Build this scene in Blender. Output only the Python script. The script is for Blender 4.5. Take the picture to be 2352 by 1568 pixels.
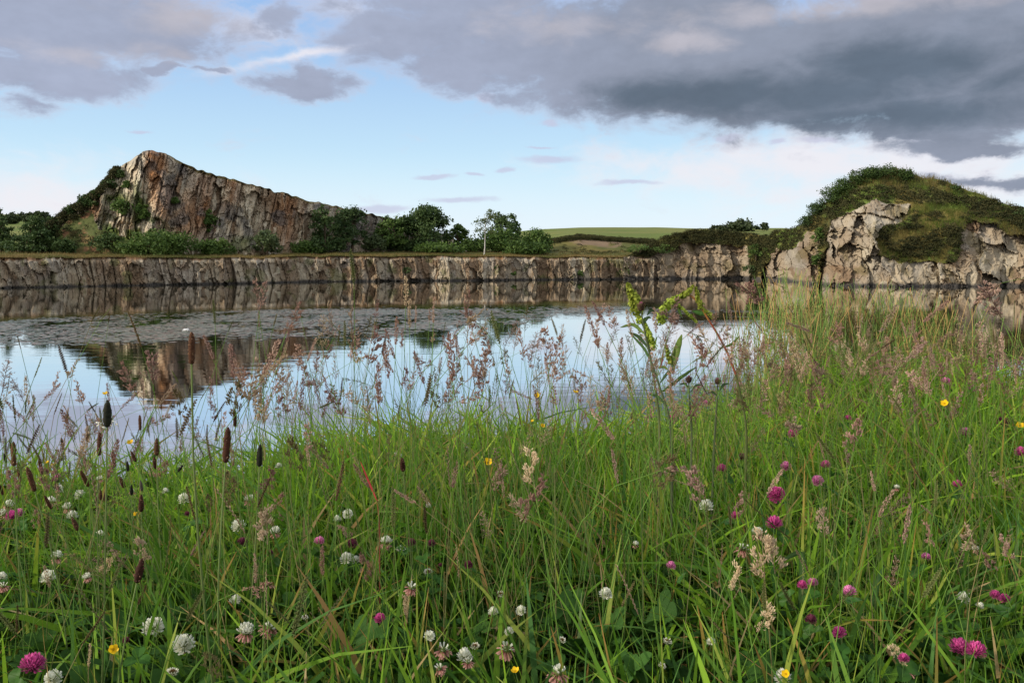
import bpy, math, random
import numpy as np
from mathutils import Vector, Quaternion, Matrix

for _o in list(bpy.data.objects):
    bpy.data.objects.remove(_o)
SC = bpy.context.scene
COL = SC.collection
rng = np.random.default_rng(7)
random.seed(7)

# ------------------------------------------------------------------ camera
# sizes below are written in the units of a 2352 x 1568 view of the place
FPX, CX, CY, CZ = 1906.0, 1176.0, 784.0, 3.0
PITCH = math.atan(199.0 / FPX)
cam = bpy.data.cameras.new('camera')
cam.sensor_width = 36.0
cam.lens = 36.0 * FPX / 2352.0
cam.clip_start = 0.02
cam.clip_end = 8000
camo = bpy.data.objects.new('camera', cam)
camo.location = (0, 0, CZ)
camo.rotation_euler = (math.pi / 2 - PITCH, 0, 0)
COL.objects.link(camo)
SC.camera = camo
CP, SP = math.cos(PITCH), math.sin(PITCH)


def P(X, Y, d):
    """Point seen in direction (X, Y) at forward distance d (arrays allowed)."""
    a = (np.asarray(X, float) - CX) / FPX
    b = (CY - np.asarray(Y, float)) / FPX
    dy = CP + b * SP
    dz = -SP + b * CP
    d = np.asarray(d, float)
    return np.stack(np.broadcast_arrays(a / dy * d, d, CZ + dz / dy * d), -1)


def proj(p):
    p = np.asarray(p, float)
    x, y, z = p[..., 0], p[..., 1], p[..., 2] - CZ
    dep = y * CP - z * SP
    up = y * SP + z * CP
    return CX + FPX * x / dep, CY - FPX * up / dep, dep


def water_d(X, Y):
    b = (CY - np.asarray(Y, float)) / FPX
    return CZ * (CP + b * SP) / (SP - b * CP)


# ------------------------------------------------------------------ light
SUN_EL, SUN_AZ = math.radians(23), math.radians(-112)    # low on the left, a little behind the camera
SC.view_settings.view_transform = 'Standard'
SC.view_settings.look = 'None'
SC.view_settings.gamma = 1
SC.view_settings.exposure = 0.55
sun = bpy.data.lights.new('sun', 'SUN')
sun.energy = 3.4
sun.angle = math.radians(5)
sun.color = (1.0, 0.90, 0.76)
suno = bpy.data.objects.new('sun', sun)
sd = Vector((math.sin(SUN_AZ) * math.cos(SUN_EL), math.cos(SUN_AZ) * math.cos(SUN_EL), math.sin(SUN_EL)))
suno.rotation_euler = sd.to_track_quat('Z', 'Y').to_euler()
suno.location = (-30, -40, 60)
COL.objects.link(suno)


class NT:
    """small helper for node graphs"""
    def __init__(s, tree):
        s.t = tree
        tree.nodes.clear()

    def n(s, typ, **kw):
        nd = s.t.nodes.new('ShaderNode' + typ)
        ins = kw.pop('ins', {})
        for k, v in kw.items():
            setattr(nd, k, v)
        for k, v in ins.items():
            s.put(nd.inputs[k], v)
        return nd

    def put(s, sock, v):
        if hasattr(v, 'is_output'):
            s.t.links.new(v, sock)
        elif isinstance(v, (tuple, list)) and len(v) == 3 and sock.type == 'RGBA':
            sock.default_value = (*v, 1)
        else:
            sock.default_value = v

    def math(s, op, a, b=None, c=None, clamp=False):
        nd = s.n('Math', operation=op, use_clamp=clamp)
        for i, v in enumerate((a, b, c)):
            if v is not None:
                s.put(nd.inputs[i], v)
        return nd.outputs[0]

    def mix(s, f, a, b, typ='RGBA', blend='MIX'):
        nd = s.n('Mix', data_type=typ, blend_type=blend) if typ == 'RGBA' else s.n('Mix', data_type=typ)
        i = {'RGBA': (0, 6, 7), 'FLOAT': (0, 2, 3)}[typ]
        for k, v in zip(i, (f, a, b)):
            s.put(nd.inputs[k], v)
        return nd.outputs[{'RGBA': 2, 'FLOAT': 0}[typ]]

    def step(s, v, lo, hi, o0=0.0, o1=1.0):
        nd = s.n('MapRange', interpolation_type='SMOOTHSTEP')
        for k, x in zip(range(5), (v, lo, hi, o0, o1)):
            s.put(nd.inputs[k], x)
        return nd.outputs[0]

    def noise(s, vec, scale, detail=5, rough=0.55, dist=0.0, out=0):
        nd = s.n('TexNoise', noise_dimensions='3D')
        s.put(nd.inputs['Vector'], vec)
        nd.inputs['Scale'].default_value = scale
        nd.inputs['Detail'].default_value = detail
        nd.inputs['Roughness'].default_value = rough
        nd.inputs['Distortion'].default_value = dist
        return nd.outputs[out]


def build_world():
    w = bpy.data.worlds.new('World')
    SC.world = w
    w.use_nodes = True
    g = NT(w.node_tree)
    tc = g.n('TexCoord').outputs['Generated']
    sx = g.n('SeparateXYZ', ins={0: tc})
    x, y, z = sx.outputs
    az = g.math('ARCTAN2', x, y)
    el = g.math('ARCSINE', z)
    uv = g.n('CombineXYZ', ins={0: az, 1: el, 2: 0.0}).outputs[0]
    # warped lookup so that cloud outlines are ragged
    st = g.n('Mapping', ins={0: uv, 3: (1.0, 1.9, 1.0)}).outputs[0]
    wn = g.noise(st, 9.0, 6, 0.6, out=1)
    wv = g.n('VectorMath', operation='SUBTRACT', ins={0: wn, 1: (.5, .5, .5)}).outputs[0]
    wv = g.n('VectorMath', operation='MULTIPLY', ins={0: wv, 1: (0.15, 0.075, 0.0)}).outputs[0]
    uw = g.n('VectorMath', operation='ADD', ins={0: uv, 1: wv}).outputs[0]
    wv2 = g.n('VectorMath', operation='SCALE', ins={0: wv, 3: 0.35}).outputs[0]
    uw2 = g.n('VectorMath', operation='ADD', ins={0: uv, 1: wv2}).outputs[0]

    def ae(X, Y):
        p = P(X, Y, 1.0) - np.array([0, 0, CZ])
        return math.atan2(p[0], p[1]), math.atan2(p[2], math.hypot(p[0], p[1]))

    def field(blobs, vec, op='MAXIMUM'):
        acc = None
        for b in blobs:
            X, Y, rx, ry = b[:4]
            rot = b[4] if len(b) > 4 else 0
            wgt = b[5] if len(b) > 5 else 1.0
            a, e = ae(X, Y)
            m = g.n('Mapping', vector_type='TEXTURE',
                    ins={0: vec, 1: (a, e, 0), 2: (0, 0, math.radians(rot)), 3: (rx / FPX, ry / FPX, 1)}).outputs[0]
            ln = g.n('VectorMath', operation='LENGTH', ins={0: m}).outputs['Value']
            s = g.math('SUBTRACT', 1.45, ln)
            s = g.math('MULTIPLY', s, wgt) if wgt != 1.0 else s
            s = g.math('MAXIMUM', s, 0.0)
            acc = s if acc is None else g.math(op, acc, s)
        return acc

    sky = g.n('TexSky', sky_type='NISHITA', sun_disc=False, sun_elevation=SUN_EL, sun_rotation=SUN_AZ,
              altitude=100, air_density=1.0, dust_density=1.2, ozone_density=1.0).outputs[0]
    # clear evening air: paler and slightly cyan low down
    hz = g.step(el, 0.0, 0.30)
    tint = g.mix(hz, (4.75, 6.5, 7.25), (2.3, 3.75, 6.2))
    base = g.mix(0.88, sky, tint)
    low = g.math('MULTIPLY', g.step(el, 0.13, -0.01), 0.85)
    base = g.mix(low, base, (5.9, 6.3, 6.8))

    n1 = g.noise(st, 14.0, 8, 0.62, 0.3)
    n2 = g.noise(st, 5.0, 6, 0.55, 0.2)
    n3 = g.noise(st, 30.0, 6, 0.6)
    n1c = g.math('SUBTRACT', n1, 0.5)

    # bright white veils
    veil = field([(1900, 370, 560, 75), (2330, 255, 110, 45), (2130, 440, 420, 60), (690, 128, 260, 13, 14, .9),
                  (880, 95, 100, 10, 10, .8), (40, 470, 420, 110, 0, .8), (1560, 245, 60, 18),
                  (560, 60, 160, 60, 0, .6), (800, 20, 120, 40, 0, .6)], uw2)
    vd = g.step(g.math('ADD', veil, g.math('MULTIPLY', n1c, 2.2)), 0.15, 1.35, 0, 0.85)
    base = g.mix(vd, base, (6.1, 5.85, 6.15))

    # grey cloud banks
    grey = field([(130, 40, 400, 110), (330, 80, 180, 60), (110, 158, 230, 50), (60, 228, 80, 30, 0, .75), (375, 165, 60, 20),
                  (640, 40, 90, 42, 0, .8), (705, 178, 150, 34, 3, .95), (470, 165, 50, 12, 0, .75),
                  (1020, 50, 300, 100), (1080, 150, 190, 55), (1500, 110, 420, 140, 0, 1.35), (1350, 205, 190, 42), (1190, 140, 150, 75, 0, 1.2),
                  (1900, 160, 420, 130, 0, 1.4), (2200, 225, 330, 80, 0, 1.4), (2330, 60, 330, 150, 0, 1.4), (1650, 230, 200, 50),
                  (2280, 425, 190, 20, -4, .85), (2230, 325, 190, 20, 0, .9), (2100, 295, 300, 32)], uw)
    gd = g.step(g.math('ADD', grey, g.math('MULTIPLY', n1c, 1.8)), 0.12, 0.95)
    wisps = field([(1262, 366, 80, 12), (985, 408, 66, 8, 6), (1050, 463, 110, 11), (880, 480, 90, 11), (318, 303, 30, 6),
                   (1165, 389, 32, 7), (1085, 400, 30, 6), (1660, 318, 40, 12), (1890, 327, 60, 9), (1240, 338, 50, 5),
                   (1110, 215, 30, 14), (1265, 280, 26, 12), (1780, 330, 30, 8), (1440, 420, 90, 8), (2120, 320, 60, 8)], uw2)
    wd = g.step(g.math('ADD', wisps, g.math('MULTIPLY', n1c, 1.2)), 0.45, 1.15, 0, 0.7)
    base = g.mix(wd, base, (3.9, 4.0, 5.2))

    dark = field([(1880, 215, 300, 75), (1680, 215, 260, 60), (2060, 265, 330, 48), (2080, 150, 260, 70),
                  (1500, 215, 180, 40), (2330, 180, 160, 70, 0, .7)], uw2, 'MAXIMUM')
    dk = g.step(g.math('ADD', dark, g.math('MULTIPLY', n1c, 1.3)), 0.15, 1.25)
    lit = field([(1580, 90, 110, 34), (1300, 60, 260, 60, 0, .7), (250, 120, 260, 30, 0, .8), (1950, 15, 400, 30),
                 (420, 30, 140, 50, 0, .9)], uw2)
    lk = g.step(g.math('ADD', lit, g.math('MULTIPLY', n1c, 2.0)), 0.3, 1.4)
    right = g.step(az, -0.12, 0.25)
    ccol = g.mix(right, (2.75, 3.1, 4.1), (2.1, 2.38, 3.05))
    ccol = g.mix(g.math('MULTIPLY', lk, 0.7), ccol, (4.2, 4.0, 4.4))
    ccol = g.mix(g.math('MULTIPLY', dk, 0.95), ccol, (.90, 1.2, 1.62))
    # broken light and shade inside the clouds
    mod = g.math('ADD', 0.62, g.math('MULTIPLY', n2, 0.40))
    mod = g.math('ADD', mod, g.math('MULTIPLY', n3, 0.22))
    ccol = g.mix(1.0, ccol, g.n('CombineXYZ', ins={0: mod, 1: mod, 2: mod}).outputs[0], blend='MULTIPLY')
    rim = g.math('MULTIPLY', g.step(gd, 0.98, 0.25), 0.45)
    ccol = g.mix(rim, ccol, (5.6, 5.5, 6.4))
    front = g.step(y, -0.1, 0.25)
    base = g.mix(g.math('MULTIPLY', gd, front), base, ccol)
    # the rest of the sky (behind and overhead): unseen broken cloud, brightened for fill light
    bn = g.noise(tc, 2.6, 7, 0.6, 0.4)
    back = g.mix(g.step(bn, 0.42, 0.6), (4.6, 5.6, 7.0), (9.0, 8.5, 8.0))
    up = g.step(el, 0.33, 0.55)
    bk = g.math('MAXIMUM', up, g.math('SUBTRACT', 1.0, front))
    base = g.mix(bk, base, back)
    bg = g.n('Background', ins={0: base, 1: 0.1})
    w.cycles.sampling_method = 'MANUAL'
    w.cycles.sample_map_resolution = 256
    out = g.n('OutputWorld')
    w.node_tree.links.new(bg.outputs[0], out.inputs[0])


build_world()
SC.cycles.max_bounces = 7
SC.cycles.diffuse_bounces = 3
SC.cycles.glossy_bounces = 3
SC.cycles.transmission_bounces = 4
SC.cycles.caustics_reflective = False
SC.cycles.caustics_refractive = False


# ------------------------------------------------------------------ numpy noise
def _h(ix, iy, seed):
    a = (ix.astype(np.int64) * 374761393 + iy.astype(np.int64) * 668265263 + seed * 974634777) & 0xFFFFFFFF
    a = ((a ^ (a >> 13)) * 1274126177) & 0xFFFFFFFF
    a = ((a ^ (a >> 16)) * 2246822519) & 0xFFFFFFFF
    return ((a ^ (a >> 15)) & 0xFFFFFF) / float(0x1000000)


def vnoise(x, y, seed=0):
    ix, iy = np.floor(x), np.floor(y)
    fx, fy = x - ix, y - iy
    fx, fy = fx * fx * (3 - 2 * fx), fy * fy * (3 - 2 * fy)
    a, b = _h(ix, iy, seed), _h(ix + 1, iy, seed)
    c, d = _h(ix, iy + 1, seed), _h(ix + 1, iy + 1, seed)
    return (a + (b - a) * fx) * (1 - fy) + (c + (d - c) * fx) * fy


def fbm(x, y, octv=4, seed=0, gain=0.5):
    s, a, t = 0, 1.0, 0
    for k in range(octv):
        s = s + a * vnoise(x * 2 ** k + 17.3 * k, y * 2 ** k - 9.1 * k, seed + k)
        t += a
        a *= gain
    return s / t


def voronoi(x, y, seed=0):
    """F2-F1, four random numbers of the nearest cell, offsets to its centre"""
    ix, iy = np.floor(x), np.floor(y)
    F1 = np.full(x.shape, 9.0)
    F2 = np.full(x.shape, 9.0)
    cx, cy = np.zeros(x.shape), np.zeros(x.shape)
    dx, dy = np.zeros(x.shape), np.zeros(x.shape)
    for i in (-1, 0, 1):
        for j in (-1, 0, 1):
            px = ix + i + 0.1 + 0.8 * _h(ix + i, iy + j, seed)
            py = iy + j + 0.1 + 0.8 * _h(ix + i, iy + j, seed + 51)
            d = np.hypot(x - px, y - py)
            near = d < F1
            F2 = np.where(near, F1, np.minimum(F2, d))
            cx, cy = np.where(near, ix + i, cx), np.where(near, iy + j, cy)
            dx, dy = np.where(near, x - px, dx), np.where(near, y - py, dy)
            F1 = np.where(near, d, F1)
    r = [_h(cx, cy, seed + 100 + k) for k in range(4)]
    return F2 - F1, r, dx, dy


def sstep(v, a, b):
    t = np.clip((np.asarray(v, float) - a) / (b - a), 0, 1)
    return t * t * (3 - 2 * t)


def lerp(a, b, t):
    return a + (b - a) * t


# ------------------------------------------------------------------ meshes and objects
def mesh(name, V, F, C=None, smooth=False, mat=None):
    """V (n,3); F (m,3|4) array or list of arrays; C (n,3) colours"""
    V = np.ascontiguousarray(V, np.float32).reshape(-1, 3)
    Fs = F if isinstance(F, list) else [F]
    Fs = [np.asarray(f, np.int32) for f in Fs if len(f)]
    me = bpy.data.meshes.new(name)
    me.vertices.add(len(V))
    me.vertices.foreach_set('co', V.ravel())
    tot = np.concatenate([np.full(len(f), f.shape[1], np.int32) for f in Fs])
    idx = np.concatenate([f.ravel() for f in Fs])
    me.loops.add(len(idx))
    me.loops.foreach_set('vertex_index', idx)
    me.polygons.add(len(tot))
    me.polygons.foreach_set('loop_start', np.concatenate([[0], np.cumsum(tot)[:-1]]).astype(np.int32))
    me.update(calc_edges=True)
    me.polygons.foreach_set('use_smooth', np.full(len(tot), bool(smooth)))
    if C is not None:
        C = np.broadcast_to(np.asarray(C, np.float32), (len(V), 3))
        at = me.color_attributes.new('Col', 'FLOAT_COLOR', 'POINT')
        at.data.foreach_set('color', np.concatenate([C, np.ones((len(V), 1), np.float32)], 1).astype(np.float32).ravel())
    if mat:
        me.materials.append(mat)
    return me


class MB:
    """collects pieces of one mesh"""
    def __init__(s):
        s.V, s.F, s.C, s.n = [], {3: [], 4: []}, [], 0

    def add(s, V, F, C):
        V = np.asarray(V, float).reshape(-1, 3)
        F = np.asarray(F, int)
        if len(F):
            s.F[F.shape[1]].append(F + s.n)
        s.V.append(V)
        s.C.append(np.broadcast_to(np.asarray(C, float), (len(V), 3)))
        s.n += len(V)

    def arrays(s):
        return (np.concatenate(s.V), [np.concatenate(f) for f in s.F.values() if f], np.concatenate(s.C))

    def mesh(s, name, mat, smooth=False):
        V, F, C = s.arrays()
        return mesh(name, V, F, C, smooth, mat)


def link(name, data, parent=None, loc=None, rot=None, scale=None):
    o = bpy.data.objects.new(name, data)
    COL.objects.link(o)
    if parent:
        o.parent = parent
    if loc is not None:
        o.location = loc
    if rot is not None:
        o.rotation_mode = 'QUATERNION'
        o.rotation_quaternion = rot
    if scale is not None:
        o.scale = (scale,) * 3 if np.isscalar(scale) else scale
    return o


def tag(o, label=None, cat=None, group=None, kind=None):
    for k, v in (('label', label), ('category', cat), ('group', group), ('kind', kind or ('thing' if cat else None))):
        if v:
            o[k] = v
    return o


def grid_faces(nu, nv):
    i = np.arange(nu - 1)[:, None] * nv + np.arange(nv - 1)[None, :]
    return np.stack([i, i + nv, i + nv + 1, i + 1], -1).reshape(-1, 4)


def ribbons(Pt, W, side):
    """Pt (N,K,3) centre lines, W (N,K) half widths, side (N,3)|(N,K,3); verts ordered n,k,2"""
    N, K = W.shape
    sd_ = side if side.ndim == 3 else side[:, None, :]
    V = np.stack([Pt - sd_ * W[..., None], Pt + sd_ * W[..., None]], 2).reshape(-1, 3)
    b = (np.arange(N)[:, None] * K + np.arange(K - 1)[None, :]) * 2
    F = np.stack([b, b + 1, b + 3, b + 2], -1).reshape(-1, 4)
    return V, F


def tube(path, rad, sides=5, cap=True):
    path = np.asarray(path, float)
    rad = np.broadcast_to(np.asarray(rad, float), (len(path),))
    t = np.gradient(path, axis=0)
    t /= np.linalg.norm(t, axis=1, keepdims=True) + 1e-12
    ref = np.array([0.31, 0.93, 0.2]) if abs(t[0][0]) < .9 else np.array([0., 1., 0.])
    a = np.cross(t, ref)
    a /= np.linalg.norm(a, axis=1, keepdims=True) + 1e-12
    b = np.cross(t, a)
    ang = np.arange(sides) / sides * 2 * np.pi
    V = path[:, None] + rad[:, None, None] * (np.cos(ang)[None, :, None] * a[:, None] + np.sin(ang)[None, :, None] * b[:, None])
    K = len(path)
    i = np.arange(K - 1)[:, None] * sides
    j = np.arange(sides)[None]
    F = np.stack([i + j, i + (j + 1) % sides, i + sides + (j + 1) % sides, i + sides + j], -1).reshape(-1, 4)
    return V.reshape(-1, 3), F


def unit(v):
    v = np.asarray(v, float)
    return v / (np.linalg.norm(v, axis=-1, keepdims=True) + 1e-12)


def rand_dirs(n, r=rng):
    return unit(r.normal(size=(n, 3)))


def leaf_quads(cen, nrm, size, aspect=0.6, r=rng):
    """pointed leaf faces (diamonds) at cen facing nrm"""
    n = len(cen)
    a = unit(np.cross(nrm, rand_dirs(n, r)))
    b = np.cross(nrm, a)
    s = np.broadcast_to(size, (n,))[:, None]
    bend = nrm * s * 0.18
    V = np.stack([cen - a * s, cen + b * s * aspect + bend, cen + a * s, cen - b * s * aspect + bend], 1).reshape(-1, 3)
    return V, np.arange(4 * n).reshape(-1, 4)


# ------------------------------------------------------------------ materials
def new_mat(name):
    m = bpy.data.materials.new(name)
    m.use_nodes = True
    return m, NT(m.node_tree)


def leaf_mat(name, translucent=0.35, rough=0.5, spec=0.25, jitter=0.0, sat=1.0, nscale=0, namp=0.0):
    m, g = new_mat(name)
    c = g.n('Attribute', attribute_name='Col').outputs['Color']
    if namp:
        tc = g.n('TexCoord').outputs['Object']
        f = g.noise(tc, nscale, 3, 0.6)
        f = g.math('ADD', 1.0 - namp, g.math('MULTIPLY', f, 2 * namp))
        c = g.mix(1.0, c, g.n('CombineXYZ', ins={0: f, 1: f, 2: f}).outputs[0], blend='MULTIPLY')
    if jitter:
        r = g.n('ObjectInfo').outputs['Random']
        v = g.math('ADD', 1.0 - jitter, g.math('MULTIPLY', r, 2 * jitter))
        h = g.math('ADD', 0.5 - jitter * 0.04, g.math('MULTIPLY', r, jitter * 0.08))
        c = g.n('HueSaturation', ins={'Hue': h, 'Saturation': sat, 'Value': v, 'Color': c}).outputs[0]
    p = g.n('BsdfPrincipled', ins={'Base Color': c, 'Roughness': rough, 'Specular IOR Level': spec})
    s = p.outputs[0]
    if translucent:
        t = g.n('BsdfTranslucent', ins={'Color': c})
        mx = g.n('MixShader', ins={0: translucent, 1: s, 2: t.outputs[0]})
        s = mx.outputs[0]
    o = g.n('OutputMaterial')
    m.node_tree.links.new(s, o.inputs[0])
    return m


def rock_mat(name, s1=1.6, s2=9.0, bump=0.05):
    m, g = new_mat(name)
    c = g.n('Attribute', attribute_name='Col').outputs['Color']
    tc = g.n('TexCoord').outputs['Object']
    st = g.n('Mapping', ins={0: tc, 3: (1.0, 1.0, 0.55)}).outputs[0]
    a = g.noise(st, s1, 6, 0.65)
    b = g.noise(tc, s2, 5, 0.7)
    f = g.math('ADD', 0.52, g.math('ADD', g.math('MULTIPLY', a, 0.58), g.math('MULTIPLY', b, 0.38)))
    c = g.mix(1.0, c, g.n('CombineXYZ', ins={0: f, 1: f, 2: f}).outputs[0], blend='MULTIPLY')
    li = g.step(g.noise(tc, s2 * 0.6, 5, 0.7), 0.60, 0.72)
    c = g.mix(g.math('MULTIPLY', li, 0.35), c, (0.36, 0.34, 0.27))
    bp = g.n('Bump', ins={'Strength': 0.9, 'Distance': bump, 'Height': g.math('ADD', a, g.math('MULTIPLY', b, 0.4))})
    p = g.n('BsdfPrincipled', ins={'Base Color': c, 'Roughness': 0.9, 'Specular IOR Level': 0.15, 'Normal': bp.outputs[0]})
    o = g.n('OutputMaterial')
    m.node_tree.links.new(p.outputs[0], o.inputs[0])
    return m


def ground_mat(name, s1=0.8, s2=9.0):
    m, g = new_mat(name)
    c = g.n('Attribute', attribute_name='Col').outputs['Color']
    tc = g.n('TexCoord').outputs['Object']
    a = g.noise(tc, s1, 6, 0.65)
    b = g.noise(tc, s2, 5, 0.7)
    f = g.math('ADD', 0.4, g.math('ADD', g.math('MULTIPLY', a, 0.7), g.math('MULTIPLY', b, 0.5)))
    c = g.mix(1.0, c, g.n('CombineXYZ', ins={0: f, 1: f, 2: f}).outputs[0], blend='MULTIPLY')
    bp = g.n('Bump', ins={'Strength': 0.6, 'Distance': 0.1, 'Height': b})
    p = g.n('BsdfPrincipled', ins={'Base Color': c, 'Roughness': 0.95, 'Specular IOR Level': 0.1, 'Normal': bp.outputs[0]})
    o = g.n('OutputMaterial')
    m.node_tree.links.new(p.outputs[0], o.inputs[0])
    return m


def water_mat():
    m, g = new_mat('lake water')
    tc = g.n('TexCoord').outputs['Object']
    sep = g.n('SeparateXYZ', ins={0: tc})
    y = sep.outputs[1]
    st = g.n('Mapping', ins={0: tc, 3: (0.55, 2.2, 1.0)}).outputs[0]
    a = g.noise(st, 0.9, 4, 0.55, 0.4)
    st2 = g.n('Mapping', ins={0: tc, 3: (0.35, 1.3, 1.0)}).outputs[0]
    band = g.step(g.noise(st2, 0.12, 3, 0.5), 0.42, 0.62, 0.35, 1.0)
    calm = g.step(y, 70.0, 34.0, 0.22, 1.0)
    h = g.math('MULTIPLY', g.math('MULTIPLY', a, band), calm)
    bp = g.n('Bump', ins={'Strength': 1.0, 'Distance': 0.0045, 'Height': h})
    fr = g.n('Fresnel', ins={'IOR': 4.2})
    di = g.n('BsdfDiffuse', ins={'Color': (0.022, 0.026, 0.018, 1)})
    gl = g.n('BsdfGlossy', ins={'Color': (1.0, 0.985, 0.96, 1), 'Roughness': 0.02, 'Normal': bp.outputs[0]})
    mx = g.n('MixShader', ins={0: g.math('MAXIMUM', fr.outputs[0], 0.92), 1: di.outputs[0], 2: gl.outputs[0]})
    o = g.n('OutputMaterial')
    m.node_tree.links.new(mx.outputs[0], o.inputs[0])
    return m


M_ROCK = rock_mat('quarry rock', 1.8, 7.0, 0.028)
M_GROUND = ground_mat('rough turf')
M_SOIL = ground_mat('meadow soil', 3.0, 30.0)
M_TREE = leaf_mat('tree foliage', 0.25, 0.6, 0.2)
M_HEATH = leaf_mat('heather foliage', 0.15, 0.8, 0.1)
M_BARK = leaf_mat('bark', 0.0, 0.9, 0.1, nscale=3, namp=0.35)
M_GRASS = leaf_mat('grass blades', 0.40, 0.55, 0.12)
M_STEM = leaf_mat('flower stems', 0.2, 0.6, 0.1, 0.15)
M_SEED = leaf_mat('grass seed heads', 0.35, 0.65, 0.2, 0.25)
M_PETAL = leaf_mat('petals', 0.35, 0.55, 0.2, 0.08)
M_LEAF = leaf_mat('broad leaves', 0.25, 0.6, 0.08, 0.15)
M_HEAD = leaf_mat('plantain heads', 0.0, 0.85, 0.15, 0.3)
M_PAD = leaf_mat('pondweed leaves', 0.0, 0.35, 0.5)


# ------------------------------------------------------------------ the land
def lut(pts):
    a = np.array(pts, float)
    return lambda X: np.interp(X, a[:, 0], a[:, 1])


SHORE_Y = lut([(-900, 690), (-300, 672), (0, 662), (250, 657), (490, 653), (700, 648), (1000, 645), (1250, 643), (1480, 641),
               (1700, 641), (1800, 645), (1850, 652), (1900, 656), (2000, 658), (2352, 658), (2700, 664), (3300, 690)])
def TOPN(X):
    X = np.asarray(X, float)
    return TOP_Y(X) + 5.0 * (fbm(X * .013, X * 0, 3, 4) - .5) + 3.0 * np.clip(vnoise(X * .03, X * 0, 6) * 3 - 2, 0, 1)


def D0(X):
    return water_d(X, SHORE_Y(X))
TOP_Y = lut([(-900, 600), (0, 592), (250, 590), (490, 592), (700, 588), (1000, 588), (1250, 589), (1480, 590), (1500, 590), (3300, 590)])
SKY_Y = lut([(1440, 590), (1480, 566), (1520, 545), (1554, 538), (1597, 528), (1682, 533), (1760, 543), (1775, 530), (1812, 524), (1838, 514),
             (1850, 500), (1870, 476), (1900, 452), (1915, 434), (1950, 410), (1990, 396), (2030, 389), (2070, 395), (2100, 408), (2150, 417),
             (2200, 436), (2250, 453), (2300, 472), (2352, 484), (2420, 480), (2600, 505), (3000, 540), (3300, 570)])
ROCKTOP_Y = lut([(1440, 592), (1480, 590), (1540, 572), (1556, 560), (1600, 557), (1680, 563), (1715, 572), (1728, 655), (1742, 655), (1760, 588),
                 (1785, 572), (1800, 575), (1826, 562), (1850, 528), (1872, 530), (1873, 700), (1884, 700)])
RIDGE_Y = lut([(-900, 500), (-200, 490), (0, 494), (110, 490), (130, 502), (300, 545), (900, 570), (1100, 572), (1150, 550), (1190, 532), (1250, 526),
               (1330, 522.5), (1420, 522), (1500, 521), (1600, 523), (1700, 522), (1790, 524), (1850, 530), (2352, 545), (3300, 560)])
LEDGE_Y = lut([(1180, 577), (1230, 570), (1260, 560), (1330, 549), (1420, 556), (1490, 560), (1560, 556), (3300, 556)])


def z_at(Y, d, X=CX):
    return P(X, Y, d)[..., 2]


def inpoly(X, Y, poly):
    r = np.zeros(X.shape, bool)
    n = len(poly)
    for i in range(n):
        x1, y1 = poly[i]
        x2, y2 = poly[(i + 1) % n]
        c = ((y1 > Y) != (y2 > Y)) & (X < (x2 - x1) * (Y - y1) / (y2 - y1 + 1e-9) + x1)
        r ^= c
    return r


def blob(X, Y, x, y, rx, ry):
    return np.clip(1.5 - np.hypot((X - x) / rx, (Y - y) / ry), 0, 1)


def rock_relief(s, z, seed, cw, ch, skew, amp, warp=1.0):
    """blocky joints: outward relief, crack depth, per-block randoms"""
    w1 = fbm(s * .9, z * .7, 4, seed) - .5
    w2 = fbm(s * .7 + 9, z * .9, 4, seed + 5) - .5
    s1 = s - skew * z + 1.5 * warp * w1 * cw + .10 * (fbm(s * 4, z * 4, 2, seed + 6) - .5) * cw
    z1 = z + 1.4 * warp * w2 * ch + .08 * (fbm(s * 4 + 5, z * 4, 2, seed + 7) - .5) * ch
    e1, r1, dx, dy = voronoi(s1 / cw, z1 / ch, seed)
    big = (r1[0] - .5) * amp * .9 + (r1[1] - .5) * dx * amp * 2.2 + (r1[2] - .65) * dy * amp * 1.6
    e2, r2, dx2, dy2 = voronoi(s1 / cw * 2.3 + 3, z1 / ch * 1.9, seed + 31)
    sm = ((r2[0] - .5) + (r2[1] - .5) * dx2 * 2.2 + (r2[2] - .6) * dy2 * 1.8) * amp * .42
    e3, r3, dx3, dy3 = voronoi(s1 / cw * 5.5 + 8, z1 / ch * 4.2, seed + 37)
    tiny = ((r3[0] - .5) + (r3[1] - .5) * dx3 * 2 + (r3[2] - .6) * dy3 * 2) * amp * .17
    ck = sstep(fbm(s * .55 + 3, z * .55, 3, seed + 71), .46, .62)
    crack = sstep(e1, .06, 0.0) * .20 * amp * ck + sstep(e2, .06, 0.0) * .08 * amp * (1 - ck)
    rough = (fbm(s * 2.2, z * 2.2, 4, seed + 77) - .5) * amp * .26
    wide = (fbm(s * .18, z * .12, 3, seed + 99) - .5) * amp * 2.2
    return big + sm + tiny + rough + wide - crack, crack / amp, r1, r2


def fan(X, Z, D):
    """points at height Z, forward distance D in the direction X at the level of the horizon"""
    return np.stack([(X - CX) / FPX * D / CP * 1.0, D, Z], -1)


TAN = np.array([.31, .255, .178])
PALE = np.array([.39, .345, .26])
BROWN = np.array([.17, .115, .070])
GREY = np.array([.24, .215, .18])
RUST = np.array([.30, .125, .040])
WET = np.array([.055, .05, .045])


def rock_colour(s, z, r1, r2, seed, tan=TAN, pale=PALE):
    n = fbm(s * .25, z * .15, 3, seed + 3)
    k = np.clip((r1[3] * .55 + r2[3] * .45 - .45) * 2.4 + (n - .45) * 2.2 + .45, 0, 1)[..., None]
    c = lerp(BROWN, tan, k)
    c = lerp(c, pale, (sstep(r2[2] + .4 * n, .75, 1.05) * .6)[..., None])
    c = lerp(c, GREY, (sstep(fbm(s * .7, z * .5, 3, seed + 8), .5, .7) * .6)[..., None])
    return c


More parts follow.
